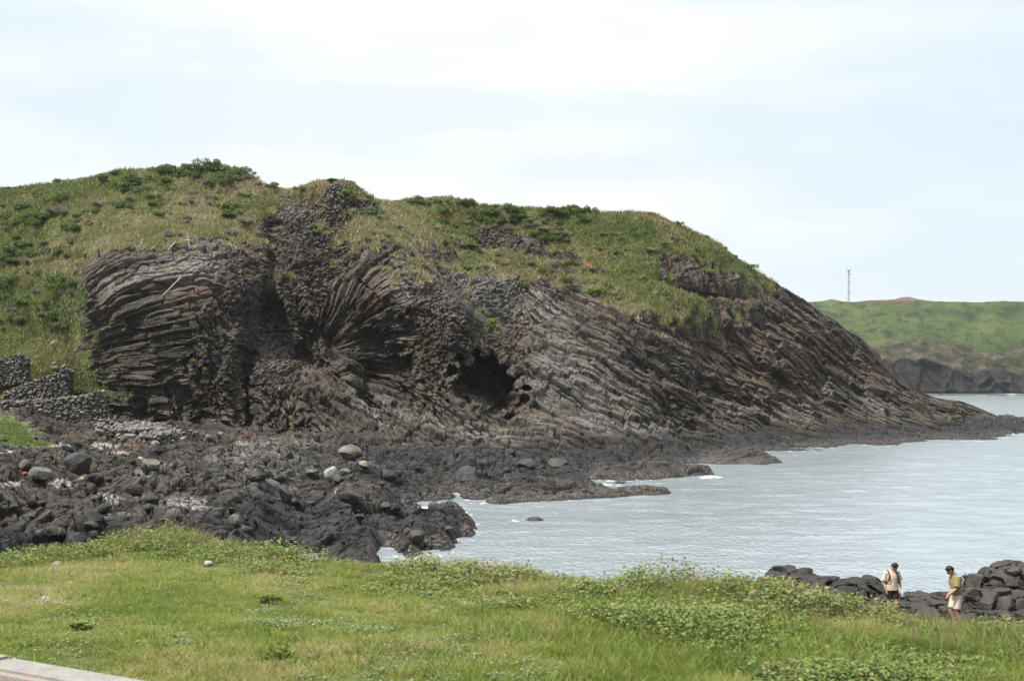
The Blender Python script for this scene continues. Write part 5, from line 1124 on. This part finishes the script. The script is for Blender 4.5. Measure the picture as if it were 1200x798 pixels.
p1 = person('person', 'person in cream t-shirt and black shorts looking down, holding a water bottle', loc1, math.radians(8), J1, M_SKIN, M_CREAM, M_BLACKC)
loc2 = ground_at(1120, 38.6, 1.72)
J2 = dict(head=(.0, -.16, 1.585), look=(-.10, -.70, -.70), up=(0, -.70, .72), neck=(.0, -.045, 1.455), spine=[(0, .02, .95), (0, .015, 1.14), (0, -.01, 1.345)],
    armR=[(-.19, -.02, 1.39), (-.245, -.02, 1.13), (-.21, -.13, .90), (.1, -.35, -.95), (1, 0, 0), .5], armL=[(.19, -.01, 1.39), (.25, -.07, 1.13), (.23, -.28, .95), (-.05, -.55, -.85), (-1, 0, 0), .5],
    legR=[(-.095, .02, .90), (-.11, -.09, .50), (-.11, .02, .075), (-.12, -.15, .03)], legL=[(.095, .02, .90), (.11, -.02, .49), (.11, .14, .085), (.12, -.03, .03)], short=.80, hem=-.01)
p2 = person('person', 'person in khaki t-shirt and beige shorts walking left with head bowed, pale sling strap across', loc2, math.radians(-88), J2, M_SKIN2, M_OLIVE, M_BEIGE, 1.02)
def worn(name, label, cat, owner):
    o = empty(name, owner.location, owner.rotation_euler.z); o.scale = owner.scale; return tag(o, label, cat)
# backpack of the first walker
bp_ = worn('backpack', 'black backpack on the back of the person in cream', 'backpack', p1)
bm = bmesh.new(); tube_bm(bm, [(0, .20, .98), (0, .22, 1.08), (0, .21, 1.25), (0, .17, 1.38)], [(.11, .055), (.13, .075), (.13, .07), (.09, .04)], 16); fuse('pack_body', bm, M_STRAP, bp_, .011, 3)
for s in (-1, 1):
    bm = bmesh.new(); tube_bm(bm, [(s*.105, .15, 1.36), (s*.115, .06, 1.455), (s*.118, -.06, 1.43), (s*.125, -.135, 1.33), (s*.150, -.150, 1.20), (s*.185, -.09, 1.10), (s*.17, .10, 1.04)], [(.022, .011)]*7, 8); bm_obj('strap', bm, M_STRAP, bp_, True)
# bottle in his left hand
M_PET = NT('clear_plastic'); _x = M_PET.bsdf((.80, .87, .92), .12, spec=.5); _x.inputs['Transmission Weight'].default_value = .15; M_PET = M_PET.m
bo = worn('water_bottle', 'clear plastic water bottle held by the person in cream', 'bottle', p1)
c0 = Vector((.262, -.185, .80)); dv = Vector((-.10, -.12, 1)).normalized()
bm = bmesh.new(); tube_bm(bm, [c0-dv*.11, c0-dv*.10, c0+dv*.03, c0+dv*.06, c0+dv*.10, c0+dv*.12], [.028, .034, .034, .032, .016, .013], 14); bm_obj('bottle_body', bm, M_PET, bo, True)
bm = bmesh.new(); tube_bm(bm, [c0+dv*.118, c0+dv*.14], .016, 12); bm_obj('cap', bm, simple('white_cap', (.75, .76, .78), .4, .05), bo)
bm = bmesh.new(); tube_bm(bm, [c0-dv*.05, c0+dv*.01], .0352, 14, False); bm_obj('label_band', bm, simple('bottle_label', (.55, .66, .78), .5, .1), bo, True)
# sling bag of the second walker
sl = worn('sling_bag', 'small grey sling bag on a pale strap worn by the person in khaki', 'bag', p2)
bm = bmesh.new(); tube_bm(bm, [(.17, -.15, .96), (.175, -.165, 1.03), (.17, -.155, 1.11)], [(.075, .045), (.085, .055), (.07, .04)], 14); fuse('pouch', bm, M_BAG, sl, .01, 2)
bm = bmesh.new(); tube_bm(bm, [(.200, -.150, 1.09), (.226, -.02, 1.17), (.222, .10, 1.27), (.175, .150, 1.37), (.095, .105, 1.46), (-.03, .05, 1.505), (-.12, -.09, 1.44), (-.11, -.180, 1.30), (.02, -.185, 1.15), (.14, -.20, 1.08)], [(.013, .008)]*10, 8); bm_obj('strap', bm, M_GREYS, sl, True)
ph = worn('phone', 'small dark phone in the lowered hand of the person in khaki', 'phone', p2)
bm = bmesh.new(); bmesh.ops.create_cube(bm, size=1, matrix=Matrix.Translation((.205, -.345, .875)) @ Matrix.Rotation(.5, 4, 'X') @ Matrix.Diagonal((.009, .072, .145, 1))); bmesh.ops.bevel(bm, geom=list(bm.edges), offset=.003, segments=2, affect='EDGES'); bm_obj('phone_body', bm, M_STRAP, ph)
bm = bmesh.new(); bmesh.ops.create_cube(bm, size=1, matrix=Matrix.Translation((.1985, -.345, .875)) @ Matrix.Rotation(.5, 4, 'X') @ Matrix.Diagonal((.002, .064, .132, 1))); bm_obj('screen', bm, M_EYE, ph)
# ------------------------------------------------------------------ sea air
HAZE = .00007
hm = bpy.data.materials.new('haze'); hm.use_nodes = True; hm.node_tree.nodes.clear()
ho = hm.node_tree.nodes.new('ShaderNodeOutputMaterial'); hv_ = hm.node_tree.nodes.new('ShaderNodeVolumePrincipled')
hv_.inputs['Color'].default_value = (.86, .92, 1, 1); hv_.inputs['Density'].default_value = HAZE; hv_.inputs['Anisotropy'].default_value = .2
hm.node_tree.links.new(hv_.outputs[0], ho.inputs['Volume'])
bm = bmesh.new(); bmesh.ops.create_cube(bm, size=1, matrix=Matrix.Translation((200, 1750, 47)) @ Matrix.Diagonal((3600, 3700, 104, 1)))
tag(bm_obj('haze', bm, hm), 'thin sea haze', kind='stuff')
